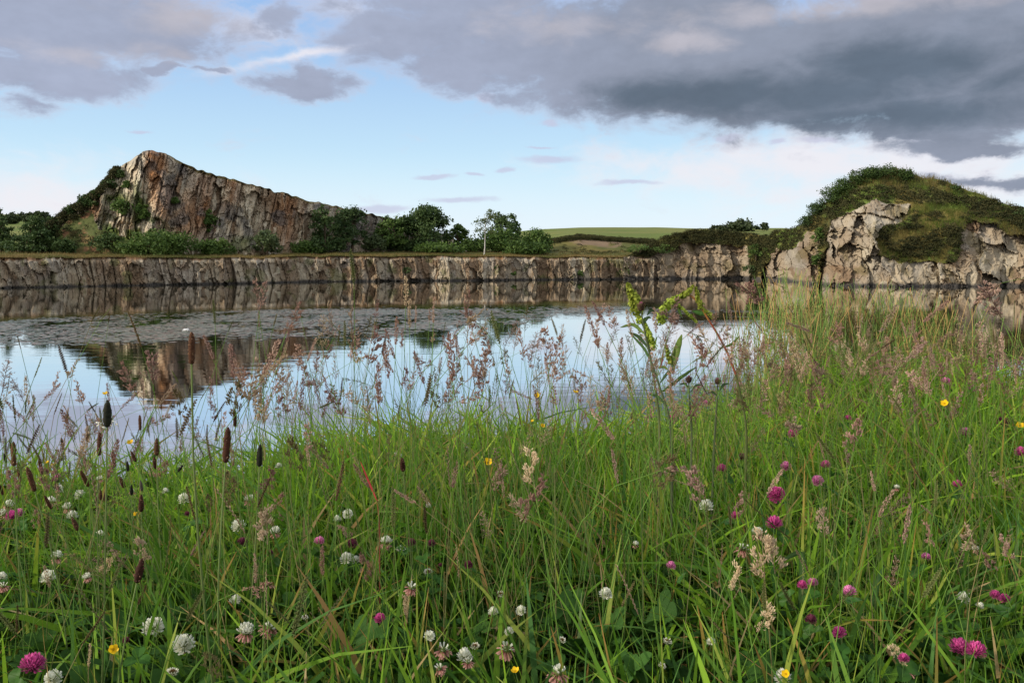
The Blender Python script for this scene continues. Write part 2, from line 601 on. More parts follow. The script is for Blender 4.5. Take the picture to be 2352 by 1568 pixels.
# --- low cliff along the far shore
def build_low_cliff():
    X = np.arange(-900, 1500, 1.55)
    nv = 44
    v = np.linspace(0, 1, nv)
    d0 = D0(X)
    zt = z_at(TOPN(X), d0 + .5, X) + .22 * (vnoise(X * .12, X * 0, 8) - .5)
    Z = -0.5 + (zt[:, None] + .5) * v[None, :]
    s = np.cumsum(np.gradient(X) * d0 / FPX)[:, None] + 0 * Z
    rel, crack, r1, r2 = rock_relief(s, Z, 11, .9, 2.0, -0.12, .55, .5)
    # tall slanting joints
    e, rj, dj, _ = voronoi((s + .18 * Z + .35 * (fbm(s * .5, Z * .5, 3, 63) - .5)) / 1.3, Z * 0 + .5, 61)
    jn = sstep(fbm(s * .16, Z * .1, 2, 62), .40, .60)
    rel = rel - sstep(e, .065, 0.0) * .32 * jn + (rj[0] - .5) * .55 + (rj[1] - .5) * dj * .8
    edge = sstep(v[None, :] + 0 * Z, .86, 1.0)
    D = d0[:, None] + .22 * Z - rel * (1 - .6 * edge) + edge * .5
    V = fan(X[:, None], Z, D)
    c = rock_colour(s, Z, r1, r2, 21)
    band = (sstep(fbm(s * .42 + .10 * Z, Z * .10, 3, 67), .47, .58) * .62)[..., None]
    c = lerp(c, BROWN * .95, band)
    gap = (sstep(e, .12, .02) * jn)[..., None]
    c = lerp(c, BROWN * .7, gap * .6)
    turf = sstep(Z / zt[:, None] + .22 * (fbm(s * 1.2, Z, 3, 5) - .5), .90, 1.0)[..., None]
    c = lerp(c, np.array([.17, .085, .035]), turf * .85)
    moss = (sstep(fbm(s * .9, Z * .9, 4, 44), .60, .72) * .55)[..., None]
    c = lerp(c, np.array([.10, .11, .035]), moss)
    wet = sstep(Z + .35 * (fbm(s * .8, Z, 3, 9) - .5), .34, .06)[..., None]
    c = lerp(c, WET, wet)
    o = link('rock_cliff', mesh('rock_cliff', V.reshape(-1, 3), grid_faces(len(X), nv), c.reshape(-1, 3), False, M_ROCK))
    tag(o, 'low pale brown rock cliff along the far shore of the lake', kind='structure')


# --- the rocky mound and the cliff that joins it
MAIN_ROCK = [(1878, 720), (1880, 600), (1890, 545), (1903, 508), (1930, 486), (1960, 478), (1985, 463), (2010, 468), (2072, 470), (2064, 505),
             (2012, 522), (2004, 550), (2012, 582), (2060, 603), (2110, 597), (2180, 601), (2197, 560), (2204, 512), (2262, 514),
             (2300, 532), (2352, 545), (2700, 565), (3300, 600), (3300, 720)]


def mound_back(z):
    return .33 * np.minimum(z, 6.0) + .85 * np.maximum(z - 6.0, 0)


def mound_point(X, Y):
    """forward distance of the mound's face seen in direction X, Y"""
    d = D0(X) + 1.0
    for _ in range(8):
        d = D0(X) + mound_back(np.maximum(z_at(Y, d, X), 0))
    return d


def build_mound():
    X = np.arange(1430, 3300, 1.5)
    nv = 150
    v = np.linspace(0, 1, nv)
    ys = SKY_Y(X) + 5 * (fbm(X * .03, X * 0, 4, 14) - .5)
    zs = z_at(ys, mound_point(X, ys), X)
    Z = -0.5 + (zs[:, None] + .5) * v
    s = np.cumsum(np.gradient(X) * D0(X) / FPX)[:, None] + 0 * Z
    dbase = D0(X)[:, None] + mound_back(np.maximum(Z, 0))
    _, Yv, _ = proj(fan(X[:, None], Z, dbase))
    Xw = X[:, None] + 26 * (fbm(s * .8, Z * .8, 5, 3, .62) - .5) + 0 * Z
    Yw = Yv + 26 * (fbm(s * .8 + 40, Z * .8, 5, 8, .62) - .5)
    rock = np.where(Xw < 1876, Yw > ROCKTOP_Y(Xw), inpoly(Xw, Yw, MAIN_ROCK)).astype(float)
    rel, crack, r1, r2 = rock_relief(s, Z, 71, 2.3, 3.4, -0.25, .92, .35)
    rel += sstep(Xw, 1765, 1740) * sstep(Xw, 1715, 1735) * -1.6          # gully
    rel += np.exp(-((Xw - 1880) / 11) ** 2) * -1.1 * (Yw > 505)            # cleft beside the main face
    rel += np.exp(-((Xw - 1842) / 16) ** 2) * .9 * (Yw > 525)
    # overhanging slab on the main face
    slab = inpoly(Xw, Yw, [(1898, 540), (1925, 520), (1945, 522), (1998, 520), (2006, 560), (1990, 588), (1945, 560), (1905, 570)])
    rel += slab * .9
    soft = (fbm(s * .5, Z * .5, 4, 31) - .5) * .9
    D = dbase - np.where(rock > 0, rel, soft + .25)
    V = fan(X[:, None], Z, D)
    c = rock_colour(s, Z, r1, r2, 81, TAN * 1.0, PALE * 1.0)
    c = np.where(((Xw > 1885) & (Yw < 610) & (Xw < 2075))[..., None], lerp(c, PALE * .92, .28), c)
    far = (Xw < 1800)[..., None]
    c = np.where(far, lerp(c, np.array([.22, .165, .11]), .55), c)
    g1, g2, ht = np.array([.100, .145, .028]), np.array([.17, .135, .040]), np.array([.045, .040, .018])
    n = fbm(s * .35, Z * .5, 4, 55)[..., None]
    veg = lerp(g1, g2, sstep(n, .42, .62))
    veg = lerp(veg, ht, sstep(fbm(s * .5 + 7, Z * .7, 4, 58), .50, .62)[..., None] * .8)
    c = np.where(rock[..., None] > 0, c, veg)
    moss = (sstep(fbm(s * .7, Z * .7, 4, 47), .60, .70) * .6)[..., None]
    c = lerp(c, np.array([.12, .095, .04]), moss)
    wet = sstep(Z + .4 * (fbm(s * .8, Z, 3, 9) - .5), .5, .15)[..., None]
    c = lerp(c, WET, wet)
    # land falling away behind the crest
    bk = np.linspace(0, 1, 14)[1:]
    Vb = fan(X[:, None], zs[:, None] - (zs[:, None] - 2.5) * sstep(bk, 0, 1) + 0, D[:, -1:] + 26 * bk)
    Va = np.concatenate([V, Vb], 1)
    ca = np.concatenate([c, np.repeat(c[:, -1:], 13, 1)], 1)
    o = link('rocky_mound', mesh('rocky_mound', Va.reshape(-1, 3), grid_faces(len(X), nv + 13), ca.reshape(-1, 3), False, M_ROCK))
    tag(o, 'rounded rocky mound with grass and heather above bare stone', kind='structure')
    return X, Xw, Yw, V, rock


# --- terrace, hillside and far fields
def build_terrain():
    X = np.concatenate([np.arange(-1500, -300, 40.), np.arange(-300, 2500, 9.), np.arange(2500, 3900, 40.)])
    off = np.concatenate([np.linspace(0, 34, 52), np.geomspace(36, 1800, 56)])
    Xc = np.clip(X, -900, 3300)
    d0 = D0(Xc) + .95
    d0 = np.where(X > 1490, D0(Xc) + mound_back(np.maximum(z_at(SKY_Y(Xc), D0(Xc), X), 0)) + 1.5, d0)
    D = d0[:, None] + off[None]
    za = z_at(TOPN(Xc) - .3, d0, X) - .02
    za = np.where(X > 1490, z_at(SKY_Y(Xc) + 10, d0, X), za)
    zb = np.where(X > 1490, z_at(SKY_Y(Xc) + 12, d0 + 16, X), z_at(577.5, d0 + 18, X))
    zc = z_at(np.where(X > 1560, 560, LEDGE_Y(Xc)), d0 + 24, X)
    zd = z_at(RIDGE_Y(Xc), d0 + 330, X)
    Z = np.empty(D.shape)
    for i in range(len(X)):
        Z[i] = np.interp(off, [0, 17, 21.5, 24, 330, 480, 2000], [za[i], zb[i], lerp(zb[i], zc[i], .85), zc[i], zd[i], zd[i] - 8, zd[i] - 30])
    x = (X[:, None] - CX) / FPX * D / CP
    amp = np.where(off > 30, .0, .28) * sstep(off, 0, 2)
    Z = Z + amp[None] * (fbm(x * .35, D * .35, 4, 5) - .5) + sstep(off, 34, 120)[None] * (fbm(x * .02, D * .02, 3, 15) - .5) * 1.6
    n = fbm(x * .22, D * .22, 4, 25)[..., None]
    fld = lerp(np.array([.105, .135, .030]), np.array([.150, .155, .045]), sstep(fbm(x * .03, D * .05, 4, 35), .35, .65)[..., None])
    ter = lerp(np.array([.13, .11, .035]), np.array([.075, .085, .025]), sstep(n, .4, .62))
    front = lerp(np.array([.20, .13, .05]), np.array([.14, .12, .035]), sstep(n, .4, .6))
    c = lerp(front, ter, sstep(off, 2, 9)[None, :, None] + 0 * n)
    c = lerp(c, fld, sstep(off, 30, 44)[None, :, None] + 0 * n)
    led = (sstep(off, 18, 20) * sstep(off, 24.5, 23))[None] * (((X > 1310) & (X < 1425)) | ((X > 1475) & (X < 1560)))[:, None] * sstep(fbm(x * .5, D * .3, 4, 65), .47, .54)
    c = lerp(c, np.array([.18, .125, .08]), led[..., None])
    o = link('terrain', mesh('terrain', np.stack([x, D, Z], -1).reshape(-1, 3), grid_faces(len(X), len(off)), c.reshape(-1, 3), True, M_GROUND))
    tag(o, 'grassy terrace and green hillside beyond the lake', kind='structure')
    T = dict(X=X, off=off, d0=d0, Z=Z)
    return T


def terrain_z(T, X, d):
    """height of the terrain in direction X at forward distance d"""
    i = int(np.clip(np.searchsorted(T['X'], X), 1, len(T['X']) - 1))
    j = i if abs(T['X'][i] - X) < abs(T['X'][i - 1] - X) else i - 1
    return float(np.interp(d - T['d0'][j], T['off'], T['Z'][j]))


# --- the pointed crag
CRAG_SKY = lut([(20, 590), (60, 556), (100, 530), (130, 512), (170, 484), (210, 460), (250, 432), (266, 414), (280, 394), (300, 380), (322, 365), (338, 354),
                (347, 347), (362, 345), (380, 347), (395, 353), (412, 362), (440, 379), (480, 391), (520, 404), (560, 416), (600, 427), (650, 441), (700, 455), (750, 467),
                (800, 481), (850, 490), (900, 500), (960, 514), (1040, 545), (1110, 592)])
CRAG_D = lut([(20, 92), (100, 91), (360, 89.5), (600, 96), (900, 112), (1110, 122)])
SCREE = [(135, 590), (140, 535), (175, 500), (225, 478), (240, 520), (330, 560), (350, 592)]


def crag_depth(X, z):
    return CRAG_D(X) + .30 * (z - 3.4)


def build_crag():
    X = np.arange(20, 1110, 1.25)
    nv = 190
    v = np.linspace(0, 1, nv)
    ys = CRAG_SKY(X) + 3.0 * (fbm(X * .05, X * 0, 4, 24) - .5) + 6 * (vnoise(X * .10, X * 0, 29) - .5) * (X > 250)
    zs = z_at(ys, CRAG_D(X), X)
    for _ in range(6):
        zs = z_at(ys, crag_depth(X, zs), X)
    zs = np.maximum(zs, 2.9)
    Z = 2.6 + (zs[:, None] - 2.6) * v
    s = np.cumsum(np.gradient(X) * CRAG_D(X) / FPX)[:, None] + 0 * Z
    db = crag_depth(X[:, None], Z)
    _, Yv, _ = proj(fan(X[:, None], Z, db))
    Xb = X[:, None] + 0 * Z
    Xw = Xb + 26 * (fbm(s * .5, Z * .5, 4, 3) - .5)
    Yw = Yv + 26 * (fbm(s * .5 + 40, Z * .5, 4, 8) - .5)
    rel, crack, r1, r2 = rock_relief(s, Z, 131, 1.0, 3.4, .22, .75, .7)
    e, rj, dj, _ = voronoi((s - .26 * Z) / 2.1, Z * .05, 161)
    e3, r3, d3, _ = voronoi((s - .26 * Z) / .62, Z * .16, 165)
    rel = rel + (rj[0] - .5) * .75 + (rj[1] - .5) * dj * 1.2 - sstep(e, .07, 0) * .25 + ((r3[0] - .5) + (r3[1] - .5) * d3 * 1.5) * .36 - sstep(e3, .10, 0) * .10
    scree = inpoly(Xw, Yw, SCREE)
    rub_e, rub, rdx, rdy = voronoi(s / .5, Z / .45, 171)
    low = sstep(Yv, 535, 570) * sstep(Xb, 520, 600)
    rel = lerp(rel, rel * .4 + (rub[0] - .5) * .7 + 1.2 * sstep(Yv, 540, 590), low)
    rel = np.where(scree, (fbm(s, Z, 3, 5) - .5) * .6 + 1.5 * sstep(Yv, 480, 585), rel)
    edge = sstep(v, .965, 1.0)[None]
    D = db - rel * (1 - edge * .7)
    V = fan(X[:, None], Z, D)
    c = rock_colour(s, Z, r1, r2, 181, np.array([.44, .37, .265]), np.array([.52, .47, .36]))
    c = lerp(c, np.array([.23, .14, .08]), (sstep(r3[2], .45, .9) * .55)[..., None])
    rust = np.maximum.reduce([1.25 * blob(Xw, Yw, 378, 385, 18, 62), .9 * blob(Xw, Yw, 385, 450, 26, 50), .7 * blob(Xw, Yw, 445, 500, 46, 46),
                              .6 * blob(Xw, Yw, 545, 450, 20, 70), .6 * blob(Xw, Yw, 660, 500, 26, 60), .55 * blob(Xw, Yw, 480, 440, 14, 70)])
    c = lerp(c, RUST, np.clip(rust * (.62 + .45 * r3[1]), 0, 1)[..., None] * .88)
    c = lerp(c, np.array([.40, .36, .27]), (np.maximum(.7 * blob(Xw, Yw, 585, 500, 34, 40), .5 * blob(Xw, Yw, 300, 420, 30, 50)) * (.4 + .6 * r2[1]))[..., None])
    c = lerp(c, np.array([.10, .095, .09]), (sstep(fbm(s * .5, Z * .4, 4, 191), .56, .68) * .7)[..., None])
    c = np.where(scree[..., None], lerp(np.array([.18, .095, .05]), np.array([.070, .080, .026]), sstep(fbm(s * 1.1, Z * 1.5, 4, 15), .40, .54)[..., None]), c)
    green = np.maximum.reduce([blob(Xw, Yw, 285, 472, 30, 38), blob(Xw, Yw, 335, 480, 16, 46), blob(Xw, Yw, 300, 540, 90, 34), .9 * blob(Xw, Yw, 400, 580, 240, 20),
                               .8 * blob(Xw, Yw, 370, 520, 30, 26), .7 * blob(Xw, Yw, 560, 560, 30, 18), blob(Xw, Yw, 120, 545, 60, 34)])
    green = green * sstep(fbm(s * 1.3, Z * 1.3, 4, 41), .34, .56)
    c = lerp(c, lerp(np.array([.045, .075, .018]), np.array([.10, .12, .03]), r2[0][..., None]), green[..., None])
    turf = sstep(v[None] + .05 * (fbm(s, Z, 3, 5) - .5), .962, .985)[..., None] * sstep(X, 380, 430)[:, None, None]
    c = lerp(c, np.array([.11, .085, .03]), turf)
    bk = np.linspace(0, 1, 16)[1:]
    Vb = fan(X[:, None], zs[:, None] - (zs[:, None] - 2.4) * bk ** 1.3, D[:, -1:] + 45 * bk)
    cb = np.repeat((c[:, -1:] * 0 + np.array([.10, .10, .03])), 15, 1)
    Va, ca = np.concatenate([V, Vb], 1), np.concatenate([c, cb], 1)
    o = link('crag_hill', mesh('crag_hill', Va.reshape(-1, 3), grid_faces(len(X), nv + 15), ca.reshape(-1, 3), False, M_ROCK))
    tag(o, 'pointed crag of columned rust and grey rock behind the lake', kind='structure')
    return X, V, ys


EDGE = lut([(-60, 1.7), (-3, 1.85), (-1.2, 2.15), (-.75, 2.3), (-.6, 2.5), (0, 2.65), (.6, 2.75), (.8, 3.1), (1.1, 4.1), (1.5, 4.6), (1.9, 4.4), (2.08, 3.4), (2.3, 3.0), (5, 2.8), (60, 2.6)])


def ground_z(x, y):
    x, y = np.asarray(x, float), np.asarray(y, float)
    z = 2.25 - .02 * np.maximum(y - 1, 0) + .05 * (fbm(x * 1.3, y * 1.3, 3, 2) - .5) + .10 * sstep(x, .6, 1.6) * sstep(y, 1.5, 3)
    over = np.maximum(y - EDGE(x), 0)
    return np.maximum(z - over * 1.05 - .35 * np.minimum(over, .4) ** 1.0, -1.2)


def build_near_ground():
    x = np.concatenate([-np.geomspace(60, 3.2, 22), np.arange(-3.1, 4.6, .07), np.geomspace(4.6, 60, 24)])
    y = np.concatenate([-np.geomspace(60, 1.2, 20), np.arange(-1.0, 6.2, .07), np.geomspace(6.3, 14, 16)])
    gx, gy = np.meshgrid(x, y, indexing='ij')
    n = fbm(gx * 4, gy * 4, 3, 71)[..., None]
    c = lerp(np.array([.018, .020, .008]), np.array([.03, .026, .012]), n)
    V = np.stack([gx, gy, ground_z(gx, gy)], -1)
    o = link('meadow_ground', mesh('meadow_ground', V.reshape(-1, 3), grid_faces(len(x), len(y)), c.reshape(-1, 3), True, M_SOIL))
    tag(o, 'dark soil under the meadow on the near bank', kind='structure')


def build_water():
    V = np.array([[-400, -2, 0], [400, -2, 0], [400, 190, 0], [-400, 190, 0]], float)
    o = link('water', mesh('water', V, np.array([[0, 1, 2, 3]]), None, False, water_mat()))
    tag(o, 'still quarry lake reflecting crag and sky', kind='structure')
    V = np.array([[-5000, -3000, -3], [5000, -3000, -3], [5000, 6000, -3], [-5000, 6000, -3]], float)
    o = link('ground', mesh('ground', V, np.array([[0, 1, 2, 3]]), np.array([.05, .06, .03]), False, M_GROUND))
    tag(o, 'ground under the lake and out to the horizon', kind='structure')


build_low_cliff()
MX, MXW, MYW, MV, MROCK = build_mound()
TER = build_terrain()
GX, GV, GYS = build_crag()
build_near_ground()
build_water()


# ------------------------------------------------------------------ trees and bushes
def crown(r, lobes, n, leaf, cols, gap=0.25, up=0.35):
    """leaf clumps spread through a set of ellipsoid lobes (cx,cy,cz,rx,ry,rz)"""
    L = np.array(lobes, float)
    w = (L[:, 3] * L[:, 4] * L[:, 5]) ** .67
    k = r.choice(len(L), n, p=w / w.sum())
    d = rand_dirs(n, r)
    rad = np.cbrt(r.uniform(.12, 1, n))
    q = L[k, :3] + d * L[k, 3:] * rad[:, None]
    # clumps: pull leaves towards a set of twig ends
    m = max(8, n // 40)
    tw = L[k[:m], :3] + rand_dirs(m, r) * L[k[:m], 3:] * np.cbrt(r.uniform(.45, 1.12, m))[:, None]
    own = r.integers(0, m, n)
    sz = (L[:, 3:].mean() * .26)
    q2 = tw[own] + r.normal(size=(n, 3)) * sz * np.array([1, 1, .7])
    pick = r.uniform(size=n) < .86
    q = np.where(pick[:, None], q2, q)
    nr = unit(d * .6 + rand_dirs(n, r) * .8 + np.array([0, 0, up]))
    V, F = leaf_quads(q, nr, leaf * r.uniform(.6, 1.3, n), .65, r)
    c1, c2 = np.array(cols[0]), np.array(cols[1])
    t = np.clip(.5 + .5 * r.normal(size=n) * .5 + (vnoise(own * 1.7, own * 0.3, 5) - .5) * 1.1, 0, 1)
    C = np.repeat(lerp(c1, c2, t[:, None]), 4, 0)
    return V, F, C


def make_plant(name, label, cat, group, X, Ytop, width, depth, kind, Ybase=None, seed=1, zbase=None, n=None, cols=None, leaf=None):
    """tree or bush with its top at (X, Ytop), width in view units, at forward distance depth"""
    r = np.random.default_rng(1000 + seed)
    if group in ('trees along the terrace below the crag', 'bushes along the terrace') and X < 940:
        depth = min(depth, float(CRAG_D(X)) - 2.2)
    zt = float(z_at(Ytop, depth, X))
    zb = terrain_z(TER, X, depth) if zbase is None else zbase
    base = P(X, 585, depth)
    h, w = (zt - zb) * 1.04, width / FPX * depth * 1.22
    root = link(name, None, loc=(base[0], depth, zb))
    root.empty_display_size = .3
    tag(root, label, cat, group)
    cols = cols or ((.022, .046, .012), (.062, .095, .026))
    R = w / 2
    if kind == 'conifer':
        lobes = []
        m = 7
        for i in range(m):
            t = i / (m - 1)
            rr = R * (1 - .80 * t ** 1.2) * r.uniform(.85, 1.1)
            for j in range(3):
                a = r.uniform(0, 6.28)
                lobes.append((math.cos(a) * rr * .45, math.sin(a) * rr * .45, h * (.14 + .80 * t), rr * .62, rr * .62, h * .07))
        trunk_top = .9
    elif kind == 'birch':
        lobes = [(r.normal() * R * .40, r.normal() * R * .35, h * (.50 + .46 * i / 9), R * .50 * (1.1 - .5 * i / 9), R * .5, h * .085) for i in range(10)]
        trunk_top = .95
    elif kind == 'bush':
        lobes = [(r.uniform(-.55, .55) * R, r.uniform(-.4, .4) * R, h * r.uniform(.30, .62), R * r.uniform(.4, .62), R * .5, h * r.uniform(.28, .38)) for i in range(8)]
        lobes.append((0, 0, h * .62, R * .5, R * .5, h * .36))
        trunk_top = .5
    else:
        lobes = [(0, 0, h * .55, R * .6, R * .6, h * .36), (R * .1, 0, h * .80, R * .36, R * .4, h * .19)]
        for i in range(11):
            a, t = r.uniform(0, 6.28), r.uniform(.22, .86)
            q = R * (.66 if t < .65 else .38)
            s_ = r.uniform(.26, .42)
            lobes.append((math.cos(a) * q, math.sin(a) * q, h * t, R * s_, R * s_, min(h * .15, R * s_)))
        trunk_top = .7
    n = int((n or np.clip(2300 * (width / 90) ** 1.3, 350, 5200)) * 1.6)
    leaf = leaf or (.165 if kind != 'birch' else .11) * depth / 105
    V, F, C = crown(r, lobes, n, leaf, cols)
    V[:, 2] = np.clip(V[:, 2], .02, None)
    cr = link('crown', mesh('crown', V, F, C, False, M_TREE), root)
    mb = MB()
    tc = (.44, .42, .39) if kind == 'birch' else (.09, .065, .045)
    tr = max(.035 * h, .05) if kind != 'birch' else .015 * h
    path = [np.array([.04 * h * math.sin(3 * t) * r.uniform(.5, 1), 0, h * trunk_top * t]) for t in np.linspace(0, 1, 7)]
    v, f = tube(path, np.linspace(tr, tr * .25, 7), 7)
    mb.add(v, f, tc)
    for i in range(7 if kind != 'bush' else 5):
        t = r.uniform(.2 if kind == 'bush' else .4, .95)
        p0 = path[int(t * 6)]
        L = lobes[r.integers(0, len(lobes))]
        p1 = np.array(L[:3]) * np.array([1, 1, 1.03])
        mid = (p0 + p1) / 2 + np.array([0, 0, .06 * h])
        v, f = tube([p0, mid, p1], [tr * .45, tr * .3, tr * .1], 5)
        mb.add(v, f, tc if kind != 'birch' else (.30, .28, .25))
    link('trunk', mb.mesh('trunk', M_BARK, True), root)
    return root


DK = ((.028, .058, .016), (.078, .120, .036))
OAK = ((.038, .080, .015), (.110, .170, .038))
LIME = ((.040, .080, .014), (.095, .150, .032))
WIL = ((.055, .085, .030), (.120, .155, .065))
FAR = ((.030, .048, .020), (.065, .085, .036))
GT = 'trees along the terrace below the crag'
GB = 'bushes along the terrace'
make_plant('pine_tree', 'dark pine cut off by the left end of the view, beside the crag', 'tree', GT, 2, 484, 70, 92, 'conifer', seed=1, cols=DK)
make_plant('pine_tree', 'broad dark pine between the edge pine and the scree of the crag', 'tree', GT, 78, 500, 118, 95, 'conifer', seed=2, cols=DK)
make_plant('bush', 'small dark bush at the right foot of the broad pine', 'bush', GB, 150, 552, 46, 94, 'bush', seed=3, cols=DK)
make_plant('bush', 'large round green bush in front of the crag, below its rust streak', 'bush', GB, 378, 532, 104, 99, 'bush', seed=4, cols=OAK)
make_plant('bush', 'low dark bush left of the large round bush', 'bush', GB, 296, 558, 64, 99, 'bush', seed=5, cols=OAK)
make_plant('bush', 'low bright green bush under the shrub that clings to the crag', 'bush', GB, 498, 549, 70, 101, 'bush', seed=6, cols=OAK)
make_plant('willow_tree', 'pale grey green willow standing before the boulders of the crag', 'tree', GT, 614, 530, 62, 103, 'tree', seed=7, cols=WIL)
make_plant('conifer_tree', 'left and nearer of the two tall dark trees before the sloping crag', 'tree', GT, 744, 470, 92, 107, 'conifer', seed=8, cols=((.028, .060, .016), (.078, .118, .036)))
make_plant('conifer_tree', 'right one of the two tall dark trees before the sloping crag', 'tree', GT, 808, 472, 86, 108, 'tree', seed=9, cols=((.024, .052, .016), (.068, .104, .034)))
make_plant('bush', 'low green bush at the foot of the two tall dark trees', 'bush', GB, 706, 556, 60, 105, 'bush', seed=10, cols=OAK)
make_plant('ash_tree', 'thin green tree at the tail of the crag, left of the dense oak', 'tree', GT, 905, 500, 74, 110, 'tree', seed=11, cols=OAK)
make_plant('willow_tree', 'pale grey bush-like willow under the tail of the crag', 'tree', GT, 862, 540, 52, 108, 'tree', seed=12, cols=WIL)
make_plant('oak_tree', 'dense round dark oak, the biggest tree right of the crag', 'tree', GT, 975, 480, 118, 112, 'tree', seed=13, cols=DK, n=5200)
make_plant('oak_tree', 'small oak between the dense oak and the white birch', 'tree', GT, 1050, 514, 48, 114, 'tree', seed=14, cols=OAK)
make_plant('birch_tree', 'slender birch with a bright white trunk and airy crown', 'tree', GT, 1112, 490, 62, 104, 'birch', seed=15, cols=((.055, .085, .022), (.11, .14, .045)), n=620)
make_plant('oak_tree', 'round dark oak just behind the white birch', 'tree', GT, 1162, 491, 66, 116, 'tree', seed=16, cols=DK)
make_plant('bush', 'green bush filling the gap under the birch and its oak', 'bush', GB, 1146, 530, 92, 113, 'bush', seed=17, cols=OAK)
make_plant('bush', 'round green bush at the foot of the far green hill', 'bush', GB, 1226, 530, 78, 114, 'bush', seed=18, cols=OAK)
make_plant('bush', 'low leafy bush left of the white birch trunk', 'bush', GB, 1078, 546, 60, 112, 'bush', seed=19, cols=OAK)
make_plant('bush', 'low bright green bracken bush right of the birch trunk', 'bush', GB, 1200, 558, 100, 106, 'bush', seed=20, cols=LIME)
make_plant('bush', 'low bright green bracken bush under the dense oak', 'bush', GB, 1010, 562, 90, 106, 'bush', seed=21, cols=LIME)
make_plant('bush', 'dark shrub low on the terrace under the thin tree', 'bush', GB, 930, 552, 70, 110, 'bush', seed=22, cols=DK)
GF = 'trees on the far green hill'
make_plant('far_tree', 'wide flat-topped clump of trees on the far hill skyline', 'tree', GF, 1709, 508, 60, 300, 'bush', seed=23, cols=FAR, n=1300, leaf=.55)
make_plant('far_tree', 'tiny single tree right of the clump on the far hill', 'tree', GF, 1753, 510, 17, 300, 'tree', seed=24, cols=FAR, n=420, leaf=.45)
make_plant('far_tree', 'low scrubby tree left of the clump on the far hill', 'tree', GF, 1652, 517, 36, 300, 'bush', seed=25, cols=FAR, n=500, leaf=.5)
for i, (x_, y_, w_, l_) in enumerate([(66, 487, 34, 'round far tree on the rise behind the pines, left one'), (98, 485, 38, 'round far tree on the rise behind the crag, right one'), (30, 491, 40, 'low far tree on the rise behind the edge pine')]):
    make_plant('far_tree', l_, 'tree', 'far trees on the left rise', x_, y_, w_, 230, 'bush', seed=30 + i, cols=FAR, n=700, leaf=.4)


# shrubs that grow on the crag itself
def on_crag(X, f):
    i = int(np.clip(round((X - GX[0]) / 1.25), 0, len(GX) - 1))
    return GV[i, int(np.clip(f, 0, 1) * (GV.shape[1] - 1))]


def crag_fraction(X, Y):
    i = int(np.clip(round((X - GX[0]) / 1.25), 0, len(GX) - 1))
    _, yy, _ = proj(GV[i])
    return int(np.argmin(np.abs(yy - Y))) / (GV.shape[1] - 1)


GG = 'gorse along the left skyline of the crag'
for i, (x_, f_, w_, h_, l_) in enumerate([
        (120, .9, 44, 20, 'lowest gorse bush on the left shoulder of the crag'), (152, .96, 42, 20, 'second lowest gorse bush on the left shoulder of the crag'),
        (184, .97, 40, 18, 'gorse bush above the orange scree of the crag'), (212, .97, 34, 16, 'gorse bush above the scree beside the first bare rock'),
        (240, .985, 28, 14, 'dark gorse bush halfway up the left skyline of the crag'), (262, .985, 24, 14, 'gorse bush hanging under the steep left skyline of the crag'),
        (283, .985, 16, 10, 'highest and smallest gorse bush on the left skyline of the crag')]):
    p = on_crag(x_, f_)
    make_plant('gorse_bush', l_, 'bush', GG, x_, float(proj(p)[1]) - h_ * .55, w_ * 1.25, p[1] - .3, 'bush', seed=50 + i, zbase=p[2] - .75, cols=DK, n=520)
for i, (x_, y_, w_, h_, c_, l_) in enumerate([
        (486, 532, 26, 50, LIME, 'tall narrow green shrub clinging to the middle of the crag face'), (210, 470, 46, 26, DK, 'dark shrub on the crag between scree and columns'),
        (285, 496, 60, 38, OAK, 'green shrub patch on the left part of the crag face'), (332, 500, 26, 30, OAK, 'small shrub left of the rust streak on the crag'),
        (240, 572, 60, 34, DK, 'dark shrub on the foot of the scree'), (330, 560, 60, 28, OAK, 'scrub above the large round bush on the crag foot'),
        (405, 466, 16, 12, OAK, 'tuft of green in the rust streak of the crag'), (297, 428, 14, 14, OAK, 'topmost green tuft on the crag face')]):
    p = on_crag(x_, crag_fraction(x_, y_))
    make_plant('crag_shrub', l_, 'bush', 'shrubs on the face of the crag', x_, y_ - h_, w_, p[1] - .35, 'bush', seed=70 + i, zbase=p[2] - .2, cols=c_, n=500)


# ------------------------------------------------------------------ heather and gorse on the mound
def clump_field(pts, size, n_per, cols, leaf, r, flat=.6):
    m = len(pts)
    own = np.repeat(np.arange(m), n_per)
    sz = (size * r.uniform(.6, 1.3, m))[own]
    d = rand_dirs(len(own), r)
    d[:, 2] = np.abs(d[:, 2])
    q = pts[own] + d * (sz * np.cbrt(r.uniform(.15, 1, len(own))))[:, None] * np.array([1, 1, flat])
    V, F = leaf_quads(q, unit(d + .7 * rand_dirs(len(own), r)), leaf * r.uniform(.6, 1.3, len(own)), .5, r)
    t = np.clip(.5 + .35 * r.normal(size=m)[own] + .25 * r.normal(size=len(own)), 0, 1)
    return V, F, np.repeat(lerp(np.array(cols[0]), np.array(cols[1]), t[:, None]), 4, 0)


_r = np.random.default_rng(5)
veg = (MROCK < .5) & (MYW < 640)
ii, jj = np.nonzero(veg)
hn = fbm(MXW * .035, MYW * .05, 4, 58)
Xg, Yg = MXW[ii, jj], MYW[ii, jj]
heathery = (hn[ii, jj] > .57) | ((Xg < 1880) & (Yg > 400)) | (np.abs(Yg - np.interp(Xg, [1840, 1900, 1960, 2080, 2200, 2352, 2600], [500, 478, 448, 452, 462, 505, 530])) < 15 + 8 * (hn[ii, jj] - .5))
heathery |= (np.hypot((Xg - 2095) / 60, (Yg - 568) / 22) < 1) | (np.hypot((Xg - 2160) / 50, (Yg - 540) / 16) < 1) | (np.hypot((Xg - 2290) / 90, (Yg - 488) / 16) < 1)
pts = MV[ii, jj]
